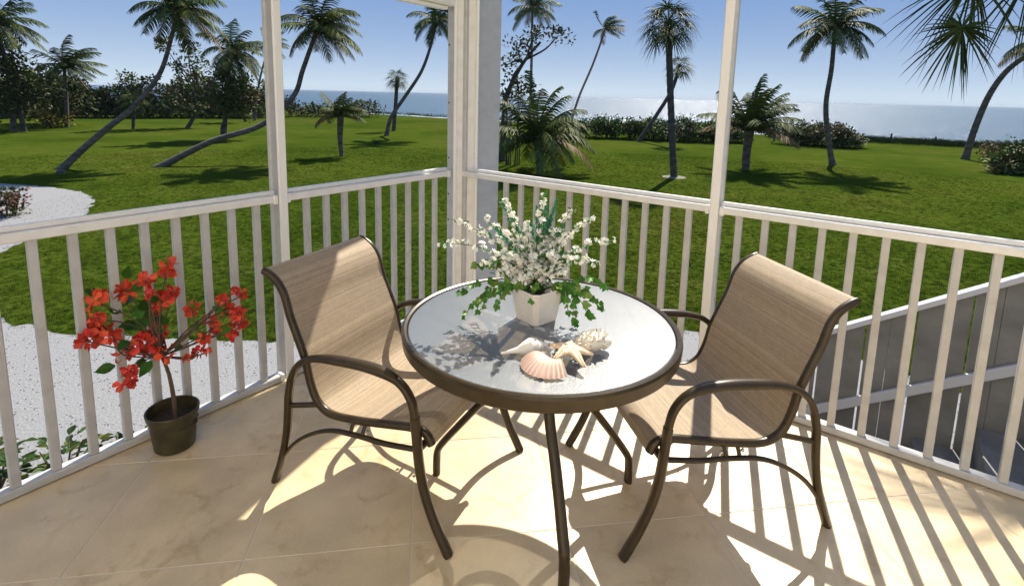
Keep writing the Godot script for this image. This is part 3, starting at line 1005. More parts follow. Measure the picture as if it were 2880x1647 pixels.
	for k in 4:
		var g := RandomNumberGenerator.new()
		g.seed = 300 + k
		m = Mesher.new()
		for f in 3:
			var d := Vector3(g.randf_range(-1, 1), g.randf_range(-0.3, 1), g.randf_range(-1, 1)).normalized()
			var o := d * 0.45 + Vector3(g.randf_range(-0.3, 0.3), g.randf_range(-0.3, 0.3), g.randf_range(-0.3, 0.3))
			var x := d.cross(Vector3(0.3, 1, 0.2)).normalized()
			var y := d.cross(x)
			for b in 5:
				var a := TAU * b / 5.0
				var e := x * cos(a) + y * sin(a)
				var s := d.cross(e) * 0.24
				var nn := (d - e * 0.4).normalized()
				var tip := o + e * 0.60 + d * 0.20
				var mid := o + e * 0.34 + d * 0.05
				m.tri(o, mid + s, tip + s * 0.5, nn, nn, nn)
				m.tri(o, tip + s * 0.5, tip - s * 0.5, nn, nn, nn)
				m.tri(o, tip - s * 0.5, mid - s, nn, nn, nn)
		petals.append(m.mesh())
	var sprays := "-0.134,0.426;0.014,0.438;-0.297,0.340;-0.338,0.271;-0.187,0.355;0.110,0.387;0.181,0.372;0.276,0.272;-0.050,0.346;0.043,0.304;0.117,0.293;-0.069,0.293;-0.039,0.188;-0.136,0.183;-0.192,0.224;0.087,0.197;0.151,0.218;-0.090,0.150;0.02,0.25;-0.02,0.235;-0.11,0.25;0.20,0.235;0.06,0.24;0.03,0.20;-0.07,0.22;-0.03,0.28;0.0,0.20;0.07,0.28;-0.15,0.27;0.10,0.24;-0.05,0.17;0.02,0.16"
	for f in sprays.split(";"):
		var q := f.split_floats(",")
		var depth := rng.randf_range(-0.10, 0.05) if q[1] > 0.25 else rng.randf_range(0.0, 0.10)
		var tip := right * q[0] + Vector3.UP * q[1] + front * depth
		var base := Vector3(rng.randf_range(-0.02, 0.02), 0.10, rng.randf_range(-0.02, 0.02))
		var mid := base.lerp(tip, 0.5) + Vector3.UP * 0.05 * (1.0 - absf(q[0]) * 1.5) + Vector3.UP * absf(q[0]) * 0.10
		var line := curve([base, mid, tip], 14)
		m = Mesher.new()
		m.tube(line, same(0.0014, line.size()), 4)
		for i in range(3, line.size(), 2):
			m.col = Color(0.06, 0.17, 0.045) * rng.randf_range(0.6, 1.4)
			broad_leaf(m, line[i], Vector3(rng.randf_range(-1, 1), rng.randf_range(-0.2, 0.8), rng.randf_range(-1, 1)).normalized(), Vector3.UP, rng.randf_range(0.022, 0.036), 0.014)
		m.col = Color(1, 1, 1)
		for k in m.c.size():
			if m.c[k].r > 0.9:
				m.c[k] = Color(0.05, 0.11, 0.03)
		var sp := put("flower_spray", m.mesh(), M.leaf, t)
		var i := 8.0
		while i < line.size():
			var p := line[int(i)] + Vector3(rng.randf_range(-1, 1), rng.randf_range(-1, 1), rng.randf_range(-1, 1)) * 0.009
			var s := rng.randf_range(0.014, 0.023) * (1.0 - 0.35 * i / line.size())
			put("blossom", petals[rng.randi_range(0, 3)], M.white, sp, Transform3D(Basis(Vector3(rng.randf(), 1, rng.randf()).normalized(), rng.randf() * TAU).scaled(Vector3.ONE * s), p))
			i += rng.randf_range(0.9, 1.9)
	for f in "-0.144,0.408;0.059,0.419;-0.011,0.393;0.022,0.414;-0.173,0.317;0.085,0.33;-0.10,0.36;0.04,0.36;-0.03,0.32".split(";"):
		var q := f.split_floats(",")
		var tip := right * q[0] + Vector3.UP * q[1] - front * rng.randf_range(0.04, 0.10)
		var line := curve([Vector3(0, 0.10, -0.01), Vector3(0, 0.10, -0.01).lerp(tip, 0.5) + Vector3.UP * 0.03, tip], 24)
		m = Mesher.new()
		m.tube(line, same(0.0012, line.size()), 4)
		for i in range(12, line.size()):
			var d := (line[i] - line[i - 1]).normalized()
			var w := 0.036 * sin(PI * (0.12 + 0.86 * (i - 12.0) / (line.size() - 12.0)))
			for k in 8:
				var a := TAU * k / 8.0 + i * 1.3
				var e := (right * cos(a) + front * sin(a) + d * 0.9).normalized()
				m.leaf(line[i], (e + Vector3(rng.randf_range(-0.3, 0.3), rng.randf_range(-0.3, 0.3), 0)).normalized(), d, w * rng.randf_range(0.6, 1.1), 0.0028)
		put("fern_frond", m.mesh(), M.fern, t)
	for f in "-0.263,0.105;-0.255,0.021;-0.214,0.060;0.236,0.150;0.234,0.057;0.143,0.012;0.111,0.043;-0.043,0.062;0.211,0.092;-0.229,0.190;-0.134,0.070;0.18,0.04;-0.20,0.03;0.09,0.08;-0.01,0.10;0.16,0.11".split(";"):
		var q := f.split_floats(",")
		var tip := right * q[0] + Vector3.UP * q[1] + front * rng.randf_range(0.0, 0.09)
		var lip := Vector3(clampf(q[0], -0.07, 0.07), 0.135, 0.03)
		var line := curve([Vector3(0, 0.10, 0), lip, lip.lerp(tip, 0.6) + Vector3.UP * 0.03, tip], 7)
		m = Mesher.new()
		m.col = Color(0.06, 0.09, 0.03)
		m.tube(line, same(0.0013, line.size()), 4)
		var vine := put("ivy_vine", m.mesh(), M.leaf, t)
		for i in range(7, line.size(), 2):
			var lm := Mesher.new()
			var k := rng.randf_range(0.7, 1.3)
			lm.col = (Color(0.075, 0.20, 0.035) if rng.randf() < 0.7 else Color(0.17, 0.26, 0.06)) * k
			var d := Vector3(rng.randf_range(-1, 1), rng.randf_range(-0.8, 0.2), rng.randf_range(-0.2, 1)).normalized()
			var up := (front + Vector3.UP * 0.7).normalized()
			var s := rng.randf_range(0.020, 0.032)
			for lobe in [-0.75, 0.0, 0.75]:
				broad_leaf(lm, line[i], (d.rotated(up, lobe)).normalized(), up, s * (1.0 if lobe == 0.0 else 0.72), s * 0.62)
			put("ivy_leaf", lm.mesh(), M.leaf, vine)

# ---------------------------------------------------------------- shells on the glass
func shells() -> void:
	var y := TABLE_H + 0.001
	# scallop: a ribbed fan
	var t := tag(put("scallop_shell", scallop(0.108), M.shell, self, Transform3D(Basis(Vector3.UP, 2.535), Vector3(0.135, y + 0.004, -1.490))), "pink and cream ribbed scallop shell lying at the front of the shells", "shell", "shells on the table")
	# whelk: a white spindle with a drawn-out point
	var m := Mesher.new()
	m.col = Color(0.82, 0.78, 0.70)
	var prof := PackedVector2Array([Vector2(0.0, 0.0), Vector2(0.0035, 0.004), Vector2(0.006, 0.03), Vector2(0.010, 0.055), Vector2(0.021, 0.075), Vector2(0.029, 0.096), Vector2(0.024, 0.112), Vector2(0.024, 0.117), Vector2(0.013, 0.128), Vector2(0.014, 0.132), Vector2(0.008, 0.141), Vector2(0.008, 0.144), Vector2(0.0, 0.156)])
	m.lathe(prof, 24)
	tag(put("whelk_shell", m.mesh(), M.shell, self, Transform3D(Basis(Quaternion(Vector3.UP, Vector3(0.955, 0.09, -0.28).normalized())), Vector3(-0.022, y + 0.012, -1.515))), "slender white whelk shell pointing left, behind the scallop", "shell", "shells on the table")
	# starfish: five tapering arms
	m = Mesher.new()
	m.col = Color(0.76, 0.58, 0.38)
	for k in 5:
		var a := TAU * k / 5.0 + 0.35
		var e := Vector3(cos(a), 0, sin(a))
		var long: float = [0.074, 0.082, 0.066, 0.062, 0.076][k]
		var p := curve([Vector3(0, 0.016, 0), e * 0.03 + Vector3.UP * 0.016, e * long * 0.65 + Vector3.UP * 0.012, e * long + Vector3.UP * 0.006], 6)
		var rad := PackedFloat32Array()
		for i in p.size():
			var s := i / (p.size() - 1.0)
			rad.append(lerpf(0.023, 0.005, s) + 0.0012 * (i % 2))
		m.tube(p, rad, 9, true, 0.6, e.cross(Vector3.UP))
		for i in range(2, p.size() - 1):
			m.blob(p[i] + Vector3.UP * rad[i] * 0.55, Vector3.ONE * 0.0032, Basis(), 0.0, noise(0.1, 1), 4, 6)
	tag(put("starfish", m.mesh(), M.shell, self, Transform3D(Basis(Vector3.UP, 0.5).rotated(Vector3(0, 0, 1), -0.14), Vector3(0.183, y + 0.022, -1.500))), "pale orange knobbly starfish lying across the middle of the shells", "starfish")
	# murex: a body set with rows of spines
	m = Mesher.new()
	m.col = Color(0.80, 0.73, 0.60)
	m.blob(Vector3(0, 0.030, 0), Vector3(0.052, 0.028, 0.034), Basis(), 0.35, noise(0.03, 2), 10, 14)
	m.blob(Vector3(0.035, 0.026, 0.01), Vector3(0.028, 0.022, 0.024), Basis(), 0.3, noise(0.03, 2), 8, 10)
	for k in 46:
		var d := Vector3(rng.randf_range(-1, 1), rng.randf_range(-0.1, 1), rng.randf_range(-1, 1)).normalized()
		var p := Vector3(0, 0.030, 0) + d * Vector3(0.050, 0.026, 0.032)
		m.col = Color(0.84, 0.78, 0.66) * rng.randf_range(0.8, 1.1)
		m.tube(PackedVector3Array([p, p + d * rng.randf_range(0.008, 0.019)]), PackedFloat32Array([0.0048, 0.0012]), 6)
	tag(put("murex_shell", m.mesh(), M.shell, self, Transform3D(Basis(Vector3.UP, 0.45), Vector3(0.262, y + 0.002, -1.568))), "spiny cream murex shell, rightmost and farthest of the shells", "shell", "shells on the table")

func scallop(r: float) -> ArrayMesh:
	var m := Mesher.new()
	var ribs := 13
	var g := []
	var steps := 14
	for i in steps + 1:
		var s := i / float(steps)
		var row := []
		for k in ribs * 4 + 1:
			var a := lerpf(-0.98, 0.98, k / (ribs * 4.0))
			var wave := 0.5 + 0.5 * cos(TAU * k / 4.0)
			var rr := r * s * (1.0 - 0.16 * a * a * s) * (1.0 + 0.03 * wave * s)
			row.append(Vector3(sin(a) * rr, 0.030 * sin(PI * minf(1.0, s * 0.97 + 0.03)) + 0.0045 * wave * s, -cos(a) * rr))
		g.append(row)
	for i in steps:
		for k in ribs * 4:
			var band := 0.5 + 0.5 * sin(i * 1.5)
			var w := 0.5 + 0.5 * cos(TAU * (k + 0.5) / 4.0)
			m.col = Color(0.84, 0.72, 0.60).lerp(Color(0.80, 0.46, 0.35), clampf(0.25 * band + 0.55 * (1.0 - w) + 0.12, 0.0, 1.0))
			m.quad(g[i][k], g[i][k + 1], g[i + 1][k + 1], g[i + 1][k], Vector3.UP)
	m.col = Color(0.76, 0.56, 0.42)
	m.box(Transform3D(Basis(), Vector3(0, 0.006, 0.002)), Vector3(0.040, 0.010, 0.016), 0.003)
	return m.mesh()

# ---------------------------------------------------------------- palms, trees and shrubs
func frond(p0: Vector3, dir: Vector3, long: float, droop: float, wind: Vector3, tone: Color, leaflet := 0.30) -> ArrayMesh:
	# a feather leaf: an arching midrib with leaflets that hang from both sides
	var m := Mesher.new()
	var steps := 16
	var line := PackedVector3Array([p0])
	var d := dir.normalized()
	for i in steps:
		var s := float(i) / steps
		d = (d + (Vector3.DOWN * droop * (0.35 + 1.3 * s) + wind * (0.4 + s)) / steps).normalized()
		line.append(line[-1] + d * long / steps)
	var rad := PackedFloat32Array()
	for i in line.size():
		rad.append(lerpf(0.030, 0.006, i / (line.size() - 1.0)) * clampf(long / 2.0, 0.6, 1.2))
	m.col = tone * 1.25
	m.tube(line, rad, 4, false)
	for i in range(2, line.size()):
		for half in 2:
			var p := line[i - 1].lerp(line[i], 0.5 * half)
			var s := (i - 1 + 0.5 * half) / steps
			var f := (line[i] - line[i - 1]).normalized()
			var side := f.cross(Vector3.UP)
			if side.length() < 0.05:
				side = f.cross(Vector3.RIGHT)
			side = side.normalized()
			var l := long * leaflet * pow(sin(PI * clampf(0.10 + 0.86 * s, 0.0, 1.0)), 0.7) * rng.randf_range(0.85, 1.1)
			for k in [-1.0, 1.0]:
				m.col = tone * rng.randf_range(0.7, 1.35)
				var e: Vector3 = (side * k + f * 0.75 + Vector3.DOWN * rng.randf_range(0.25, 0.75) + wind * 0.5).normalized()
				var w := long * 0.027
				var tip: Vector3 = p + e * l + Vector3.DOWN * l * 0.25
				var mid: Vector3 = p + e * l * 0.5
				var across := f * w * 0.5
				var nn: Vector3 = e.cross(f).normalized()
				if nn.y < 0.0:
					nn = -nn
				m.tri(p - across, p + across, mid + across, nn, nn, nn)
				m.tri(p - across, mid + across, mid - across, nn, nn, nn)
				m.tri(mid - across, mid + across, tip, nn, nn, nn)
	return m.mesh()

func fan_leaf(p0: Vector3, dir: Vector3, stalk: float, r: float, tone: Color, blades := 26, sag := 0.35) -> ArrayMesh:
	# a fan leaf: stalk, then blades that spread from its end
	var m := Mesher.new()
	var d := dir.normalized()
	var hub := p0 + d * stalk + Vector3.DOWN * stalk * sag * 0.5
	m.col = tone * 1.3
	m.tube(PackedVector3Array([p0, p0 + d * stalk * 0.55, hub]), PackedFloat32Array([0.02 * r + 0.006, 0.014 * r + 0.005, 0.010 * r + 0.004]), 5, false)
	var f := (hub - (p0 + d * stalk * 0.55)).normalized()
	var side := f.cross(Vector3.UP)
	if side.length() < 0.1:
		side = f.cross(Vector3.RIGHT)
	side = side.normalized()
	var up := side.cross(f)
	for k in blades:
		var a := lerpf(-2.0, 2.0, (k + rng.randf_range(-0.3, 0.3)) / (blades - 1.0))
		var e := (f * cos(a) + side * sin(a) + up * rng.randf_range(-0.18, 0.12)).normalized()
		var l := r * (0.72 + 0.28 * cos(a * 0.8)) * rng.randf_range(0.88, 1.06)
		m.col = tone * rng.randf_range(0.7, 1.35)
		var nn := up if up.y > 0 else -up
		var across := e.cross(up).normalized() * r * 0.026
		var pts_ := []
		for i in 4:
			var s := i / 3.0
			pts_.append(hub + e * l * s + Vector3.DOWN * l * sag * s * s)
		for i in 3:
			var w0: float = [0.35, 1.0, 0.75][i]
			var w1: float = [1.0, 0.75, 0.05][i]
			m.tri(pts_[i] - across * w0, pts_[i] + across * w0, pts_[i + 1] + across * w1, nn, nn, nn)
			m.tri(pts_[i] - across * w0, pts_[i + 1] + across * w1, pts_[i + 1] - across * w1, nn, nn, nn)
	return m.mesh()

func trunk(t: Node3D, line: Array, r0: float, r1: float, tone := Color(0.115, 0.092, 0.070), flare := 1.35) -> void:
	var base: Vector3 = line[0]
	var loc := []
	for p in line:
		loc.append(p - base)
	loc[0] -= Vector3.UP * 0.12
	var p := curve(loc, 20)
	var rad := PackedFloat32Array()
	for i in p.size():
		var s := i / (p.size() - 1.0)
		rad.append(lerpf(r0, r1, s) * (1.0 + (flare - 1.0) * pow(maxf(0.0, 1.0 - s * 9.0), 2.0)) * (1.0 + 0.05 * (1 if i % 2 == 0 else -1)))
	var m := Mesher.new()
	m.tube(p, rad, 9, true)
	for i in m.c.size():
		m.c[i] = tone * (1.0 + 0.45 * sin(m.v[i].y * 21.0) * sin(m.v[i].y * 7.3 + m.v[i].x * 9.0))
	put("trunk", m.mesh(), M.trunk, t)

func coconut(label: String, line: Array, r0: float, r1: float, reach: float, opts := {}) -> Node3D:
	var t := thing("coconut_palm", label, "palm tree", line[0], 0.0, "coconut palms on the lawn")
	trunk(t, line, r0, r1, opts.get("bark", Color(0.115, 0.092, 0.070)), opts.get("flare", 1.5))
	var top: Vector3 = line[-1] - line[0]
	var up: Vector3 = ((line[-1] - line[-2]).normalized() + Vector3.UP).normalized()
	var n: int = opts.get("fronds", 20) + 4
	var wind: Vector3 = opts.get("wind", Vector3(0.25, 0, 0))
	var lo: float = opts.get("low", -0.45)
	var hi: float = opts.get("high", 1.35)
	var spin: float = rng.randf() * TAU
	for k in n:
		var s := (k + 0.5) / n
		var el := lerpf(hi, lo, pow(s, 0.8)) + rng.randf_range(-0.10, 0.10)
		var az := spin + k * 2.39996 + rng.randf_range(-0.2, 0.2)
		var d := Vector3(cos(az) * cos(el), sin(el), sin(az) * cos(el))
		d = Quaternion(Vector3.UP, up) * d
		var g := rng.randf_range(0.75, 1.25)
		var tone := Color(0.042, 0.066, 0.014).lerp(Color(0.105, 0.115, 0.026), rng.randf() * 0.7) * g
		if s > 0.88 and rng.randf() < 0.6:
			tone = Color(0.13, 0.085, 0.035)
		put("frond", frond(top + d * 0.05, d + wind * 0.25, reach * rng.randf_range(0.88, 1.12), rng.randf_range(0.9, 1.5) * opts.get("droop", 1.0), wind, tone, opts.get("leaflet", 0.30)), M.frond, t)
	if opts.get("nuts", true):
		var m := Mesher.new()
		for k in 7:
			var a := rng.randf() * TAU
			m.col = Color(0.10, 0.10, 0.03) * rng.randf_range(0.7, 1.4)
			m.blob(top + Vector3(cos(a) * 0.2, -0.12 - rng.randf() * 0.15, sin(a) * 0.2), Vector3(0.09, 0.12, 0.09), Basis(), 0.1, noise(0.1, 1), 5, 7)
		stuff(put("coconuts", m.mesh(), M.frond, t))
	return t

func sabal(label: String, line: Array, r0: float, r1: float, reach: float, leaves := 26) -> Node3D:
	var t := thing("cabbage_palm", label, "palm tree", line[0], 0.0, "fan-leaved cabbage palms")
	trunk(t, line, r0, r1, Color(0.075, 0.062, 0.050), 1.1)
	var top: Vector3 = line[-1] - line[0]
	for k in leaves:
		var s := (k + 0.5) / leaves
		var el := lerpf(1.35, -0.75, s) + rng.randf_range(-0.1, 0.1)
		var az := k * 2.39996 + rng.randf_range(-0.2, 0.2)
		var d := Vector3(cos(az) * cos(el), sin(el), sin(az) * cos(el))
		var tone := Color(0.040, 0.066, 0.018).lerp(Color(0.09, 0.11, 0.028), rng.randf()) * rng.randf_range(0.8, 1.2)
		put("fan_leaf", fan_leaf(top, d, reach * 0.50, reach * 0.52, tone, 18, 0.45), M.frond, t)
	if leaves >= 30:          # bare sandy soil round the foot
		var ring := Mesher.new()
		ring.lathe(PackedVector2Array([Vector2(0.50, 0.004), Vector2(0.40, 0.012), Vector2(0.0, 0.03)]), 20)
		put("bare_soil", ring.mesh(), M.soil_ring, t)
	var m := Mesher.new()
	for k in 40:          # the criss-cross of old leaf stubs under the crown
		var a := rng.randf() * TAU
		var h := rng.randf_range(0.1, 0.9)
		var e := Vector3(cos(a), 0, sin(a))
		m.col = Color(0.10, 0.075, 0.05) * rng.randf_range(0.6, 1.2)
		var p := top - Vector3.UP * h + e * r1 * 0.9
		m.tube(PackedVector3Array([p, p + (e * 0.7 + Vector3.UP) * 0.16]), PackedFloat32Array([0.03, 0.012]), 4, false)
	stuff(put("leaf_stubs", m.mesh(), M.trunk, t))
	return t

func crown(blobs: Array, base: Vector3, leaf_size: float, tones: Array, dense := 1.0) -> ArrayMesh:
	# leaves gathered in tufts through each lobe, with gaps between the tufts
	var m := Mesher.new()
	for b in blobs:
		var c: Vector3 = b[0] - base
		var rx: float = b[1]
		var ry: float = b[2]
		var tufts := int(10 + 16 * dense * rx)
		for k in tufts:
			var d := Vector3(rng.randfn(), rng.randfn(), rng.randfn()).normalized() * pow(rng.randf(), 0.45)
			var tc := c + d * Vector3(rx, ry, rx)
			var tr := rng.randf_range(0.16, 0.34) * sqrt(rx)
			var tone: Color = tones[rng.randi_range(0, tones.size() - 1)] * rng.randf_range(0.65, 1.35)
			var n := int(clampf(30.0 * dense * tr * tr / (leaf_size * leaf_size) * 0.35, 8, 60))
			for i in n:
				var e := Vector3(rng.randfn(), rng.randfn() * 0.8, rng.randfn()) * tr * 0.6
				var o := (e + d * 0.3 + Vector3(rng.randf_range(-0.5, 0.5), rng.randf_range(-0.3, 0.6), rng.randf_range(-0.5, 0.5))).normalized()
				m.col = tone * rng.randf_range(0.75, 1.25)
				m.leaf(tc + e, o, Vector3(rng.randf_range(-0.6, 0.6), 1, rng.randf_range(-0.6, 0.6)).normalized(), leaf_size * rng.randf_range(0.8, 1.3), leaf_size * rng.randf_range(0.55, 0.85))
	return m.mesh()

func tree(called: String, label: String, base: Vector3, limbs: Array, blobs: Array, leaf_size: float, tones: Array, dense := 1.0, group := "trees at the edge of the lawn") -> void:
	var t := thing(called, label, "tree", base, 0.0, group)
	var m := Mesher.new()
	var top: Vector3 = limbs[-1] - base
	var loc := []
	for p in limbs:
		loc.append(p - base)
	var line := curve(loc, 8)
	var rad := PackedFloat32Array()
	for i in line.size():
		rad.append(lerpf(0.17, 0.06, i / (line.size() - 1.0)))
	m.tube(line, rad, 7)
	for b in blobs:
		var from: Vector3 = line[int(line.size() * rng.randf_range(0.45, 0.95))]
		var to: Vector3 = b[0] - base
		var p := curve([from, from.lerp(to, 0.5) + Vector3(rng.randf_range(-0.2, 0.2), rng.randf_range(-0.1, 0.3), rng.randf_range(-0.2, 0.2)), to], 5)
		var r := PackedFloat32Array()
		for i in p.size():
			r.append(lerpf(0.07, 0.02, i / (p.size() - 1.0)))
		m.tube(p, r, 5)
	m.col = Color(1, 1, 1)
	for i in m.c.size():
		m.c[i] = Color(0.07, 0.055, 0.042) * (1.0 + 0.3 * sin(m.v[i].y * 13.0))
	put("trunk", m.mesh(), M.trunk, t)
	stuff(put("crown", crown(blobs, base, leaf_size, tones, dense), M.foliage, t))

func shrub(called: String, label: String, base: Vector3, blobs: Array, leaf_size: float, tones: Array, dense := 1.0, category := "shrub", group := "") -> void:
	var t := thing(called, label, category, base, 0.0, group)
	stuff(put("foliage", crown(blobs, base, leaf_size, tones, dense), M.foliage, t))
	var m := Mesher.new()
	for b in blobs:
		for k in 5:
			var to: Vector3 = b[0] - base + Vector3(rng.randf_range(-0.5, 0.5), rng.randf_range(-0.2, 0.5), rng.randf_range(-0.5, 0.5)) * Vector3(b[1], b[2], b[1])
			var from := Vector3(to.x * 0.8, 0, to.z * 0.8)
			m.col = Color(0.06, 0.045, 0.032)
			m.tube(PackedVector3Array([from, from.lerp(to, 0.5) + Vector3(rng.randf_range(-0.1, 0.1), 0, 0.05), to]), PackedFloat32Array([0.03, 0.02, 0.008]), 4, false)
	stuff(put("stems", m.mesh(), M.trunk, t))

func planting() -> void:
	var dark := [Color(0.030, 0.046, 0.012), Color(0.050, 0.066, 0.016), Color(0.070, 0.075, 0.024)]
	var grape := [Color(0.065, 0.10, 0.024), Color(0.10, 0.135, 0.036), Color(0.14, 0.14, 0.055), Color(0.15, 0.105, 0.055)]
	var olive := [Color(0.055, 0.072, 0.024), Color(0.080, 0.090, 0.032), Color(0.10, 0.095, 0.048)]

	# left of the left post
	coconut("coconut palm far left with crown blown to the right, alone before dark trees", [Vector3(-33.69, -1.75, -40.35), Vector3(-33.59, 0.53, -40.44), Vector3(-33.54, 2.90, -40.48)], 0.15, 0.11, 2.5, {"wind": Vector3(1.3, 0, 0.3), "fronds": 16, "droop": 0.7})
	coconut("tall coconut palm leaning far to the right, its base beside the stump", [Vector3(-17.38, -1.75, -20.26), Vector3(-16.84, -1.09, -20.72), Vector3(-16.12, -0.17, -21.34), Vector3(-15.49, 0.60, -21.89), Vector3(-14.74, 1.96, -22.53), Vector3(-14.35, 3.46, -22.86), Vector3(-14.10, 4.65, -23.08)], 0.14, 0.07, 2.0, {"wind": Vector3(0.35, 0, 0.1), "fronds": 24, "droop": 1.25})
	coconut("coconut palm whose trunk lies low over the lawn, then rises right of the left post", [Vector3(-14.43, -1.75, -21.38), Vector3(-12.80, -0.81, -22.48), Vector3(-11.09, -0.09, -23.63), Vector3(-9.97, 1.16, -24.38), Vector3(-9.60, 2.34, -24.64), Vector3(-9.23, 3.52, -24.88), Vector3(-8.95, 4.30, -25.08)], 0.135, 0.09, 2.05, {"wind": Vector3(0.55, 0, 0.1), "fronds": 24, "droop": 1.15})
	coconut("shaggy coconut palm standing in the sea grape trees left of the left post", [Vector3(-18.46, -1.75, -34.13), Vector3(-18.35, -0.60, -34.19), Vector3(-18.12, 1.94, -34.31), Vector3(-17.81, 3.75, -34.48)], 0.15, 0.10, 2.1, {"wind": Vector3(0.5, 0, 0), "fronds": 24, "droop": 1.3, "low": -0.9})
	coconut("thin far coconut palm half hidden behind the left screen post", [Vector3(-26.20, -1.75, -54.28), Vector3(-25.62, 2.28, -54.56), Vector3(-24.73, 5.69, -54.99)], 0.11, 0.09, 2.1, {"wind": Vector3(0.6, 0, 0), "fronds": 11, "nuts": false})
	coconut("coconut palm at the far left edge, its crown above the dark trees", [Vector3(-33.29, -1.75, -35.59), Vector3(-33.24, 1.61, -35.64), Vector3(-33.51, 5.34, -35.39)], 0.18, 0.11, 2.7, {"wind": Vector3(0.4, 0, 0), "fronds": 20})
	sabal("short round-headed fan palm on a thin trunk before the far left bushes", [Vector3(-28.43, -1.75, -39.99), Vector3(-28.34, -0.52, -40.05), Vector3(-28.27, 0.42, -40.11)], 0.11, 0.12, 1.35, 20)
	tree("dark_tree", "dark broad tree at the far left edge of the lawn", Vector3(-32.75, -1.75, -35.79), [Vector3(-32.75, -1.85, -35.79), Vector3(-32.9, 0.6, -35.7), Vector3(-32.9, 2.6, -35.6)], [[Vector3(-34.6, 3.4, -34.3), 1.5, 1.2], [Vector3(-34.8, 1.2, -34.2), 1.8, 1.3], [Vector3(-33.02, 3.67, -35.55), 1.25, 0.94], [Vector3(-32.93, 2.39, -35.63), 1.62, 1.08], [Vector3(-32.86, 1.22, -35.69), 1.75, 1.21], [Vector3(-32.14, 0.98, -36.35), 1.62, 1.08], [Vector3(-33.16, -0.23, -35.41), 1.62, 0.94]], 0.24, dark, 1.0)
	tree("dark_tree", "dark tree behind the wind-blown coconut palm at far left", Vector3(-36.14, -1.75, -41.43), [Vector3(-36.14, -1.85, -41.43), Vector3(-35.9, 0.0, -41.6), Vector3(-35.8, 1.6, -41.7)], [[Vector3(-35.78, 1.24, -41.75), 1.40, 1.25], [Vector3(-35.39, 0.33, -42.09), 1.56, 1.25], [Vector3(-36.00, 2.00, -41.55), 1.09, 0.78], [Vector3(-34.48, 0.03, -42.88), 1.25, 1.0]], 0.26, dark, 1.0)
	shrub("croton_shrub", "golden yellow leafy shrub under the far left trees", Vector3(-34.3, -1.75, -39.2), [[Vector3(-34.3, -0.75, -39.2), 1.15, 0.85], [Vector3(-33.6, -1.1, -39.6), 0.8, 0.5]], 0.24, [Color(0.17, 0.14, 0.02), Color(0.22, 0.16, 0.03), Color(0.10, 0.10, 0.02)])
	tree("sea_grape_tree", "open gappy sea grape tree behind the leaning coconut palm's upper trunk", Vector3(-25.92, -1.75, -42.46), [Vector3(-25.92, -1.85, -42.46), Vector3(-25.25, -0.45, -42.8), Vector3(-25.0, 1.2, -43.0), Vector3(-25.4, 3.2, -42.8)], [[Vector3(-26.91, 4.64, -41.86), 0.80, 0.60], [Vector3(-25.58, 4.29, -42.67), 1.05, 0.85], [Vector3(-26.21, 3.02, -42.28), 0.65, 0.7], [Vector3(-25.07, 2.93, -42.98), 1.1, 0.95], [Vector3(-26.53, 1.16, -42.09), 1.0, 0.8], [Vector3(-24.91, 1.21, -43.08), 1.5, 1.2], [Vector3(-25.91, -0.07, -42.47), 1.5, 0.6]], 0.26, grape, 0.85)
	tree("sea_grape_tree", "fuller sea grape tree on a forked trunk, left of the left post", Vector3(-18.13, -1.75, -33.60), [Vector3(-18.13, -1.85, -33.60), Vector3(-18.25, -1.1, -33.6), Vector3(-18.0, -0.2, -33.65), Vector3(-17.8, 1.2, -33.7)], [[Vector3(-17.98, 1.31, -33.69), 1.45, 0.95], [Vector3(-17.08, 1.58, -34.17), 1.10, 0.95], [Vector3(-18.59, 0.55, -33.36), 1.10, 0.72], [Vector3(-17.23, 0.40, -34.09), 1.35, 0.68], [Vector3(-17.94, 2.17, -33.71), 0.72, 0.72]], 0.20, grape, 1.3)
	shrub("hedge", "dark hedge behind the left screen post", Vector3(-28.82, -1.75, -60.49), [[Vector3(-28.75, -0.25, -60.52), 2.2, 1.55], [Vector3(-31.5, -0.3, -59.2), 1.9, 1.4]], 0.30, dark, 1.0, "hedge", "dark hedges along the beach")
	shrub("hedge", "dark hedge just right of the left screen post", Vector3(-26.67, -1.75, -65.22), [[Vector3(-26.84, -0.7, -65.15), 2.20, 1.15], [Vector3(-24.09, -1.0, -66.27), 2.6, 0.8]], 0.30, dark, 1.0, "hedge", "dark hedges along the beach")
	shrub("hedge", "low dark hedge behind the small young palm", Vector3(-21.01, -1.75, -67.43), [[Vector3(-21.45, -1.1, -67.29), 2.8, 0.75], [Vector3(-18.43, -0.75, -68.23), 2.1, 1.0]], 0.30, dark, 1.0, "hedge", "dark hedges along the beach")
	shrub("hedge", "bushes between the round-headed fan palm and the sea grapes", Vector3(-39.65, -1.75, -54.19), [[Vector3(-40.49, -0.5, -53.58), 1.83, 1.25], [Vector3(-39.05, -0.6, -54.63), 1.83, 1.2], [Vector3(-37.25, -0.35, -55.95), 1.83, 1.4], [Vector3(-34.8, -0.5, -57.2), 1.9, 1.3], [Vector3(-32.9, -0.7, -58.4), 1.7, 1.1]], 0.32, dark + olive, 0.9, "hedge", "dark hedges along the beach")
	shrub("hedge", "far bushes behind the yellow shrub at far left", Vector3(-45.77, -1.75, -57.84), [[Vector3(-46.24, -0.77, -57.47), 2.3, 1.04], [Vector3(-49.2, -0.9, -55.5), 2.4, 1.0], [Vector3(-52.0, -0.7, -53.0), 2.4, 1.2], [Vector3(-43.4, -0.8, -60.0), 2.2, 1.0]], 0.34, dark, 0.9, "hedge", "dark hedges along the beach")
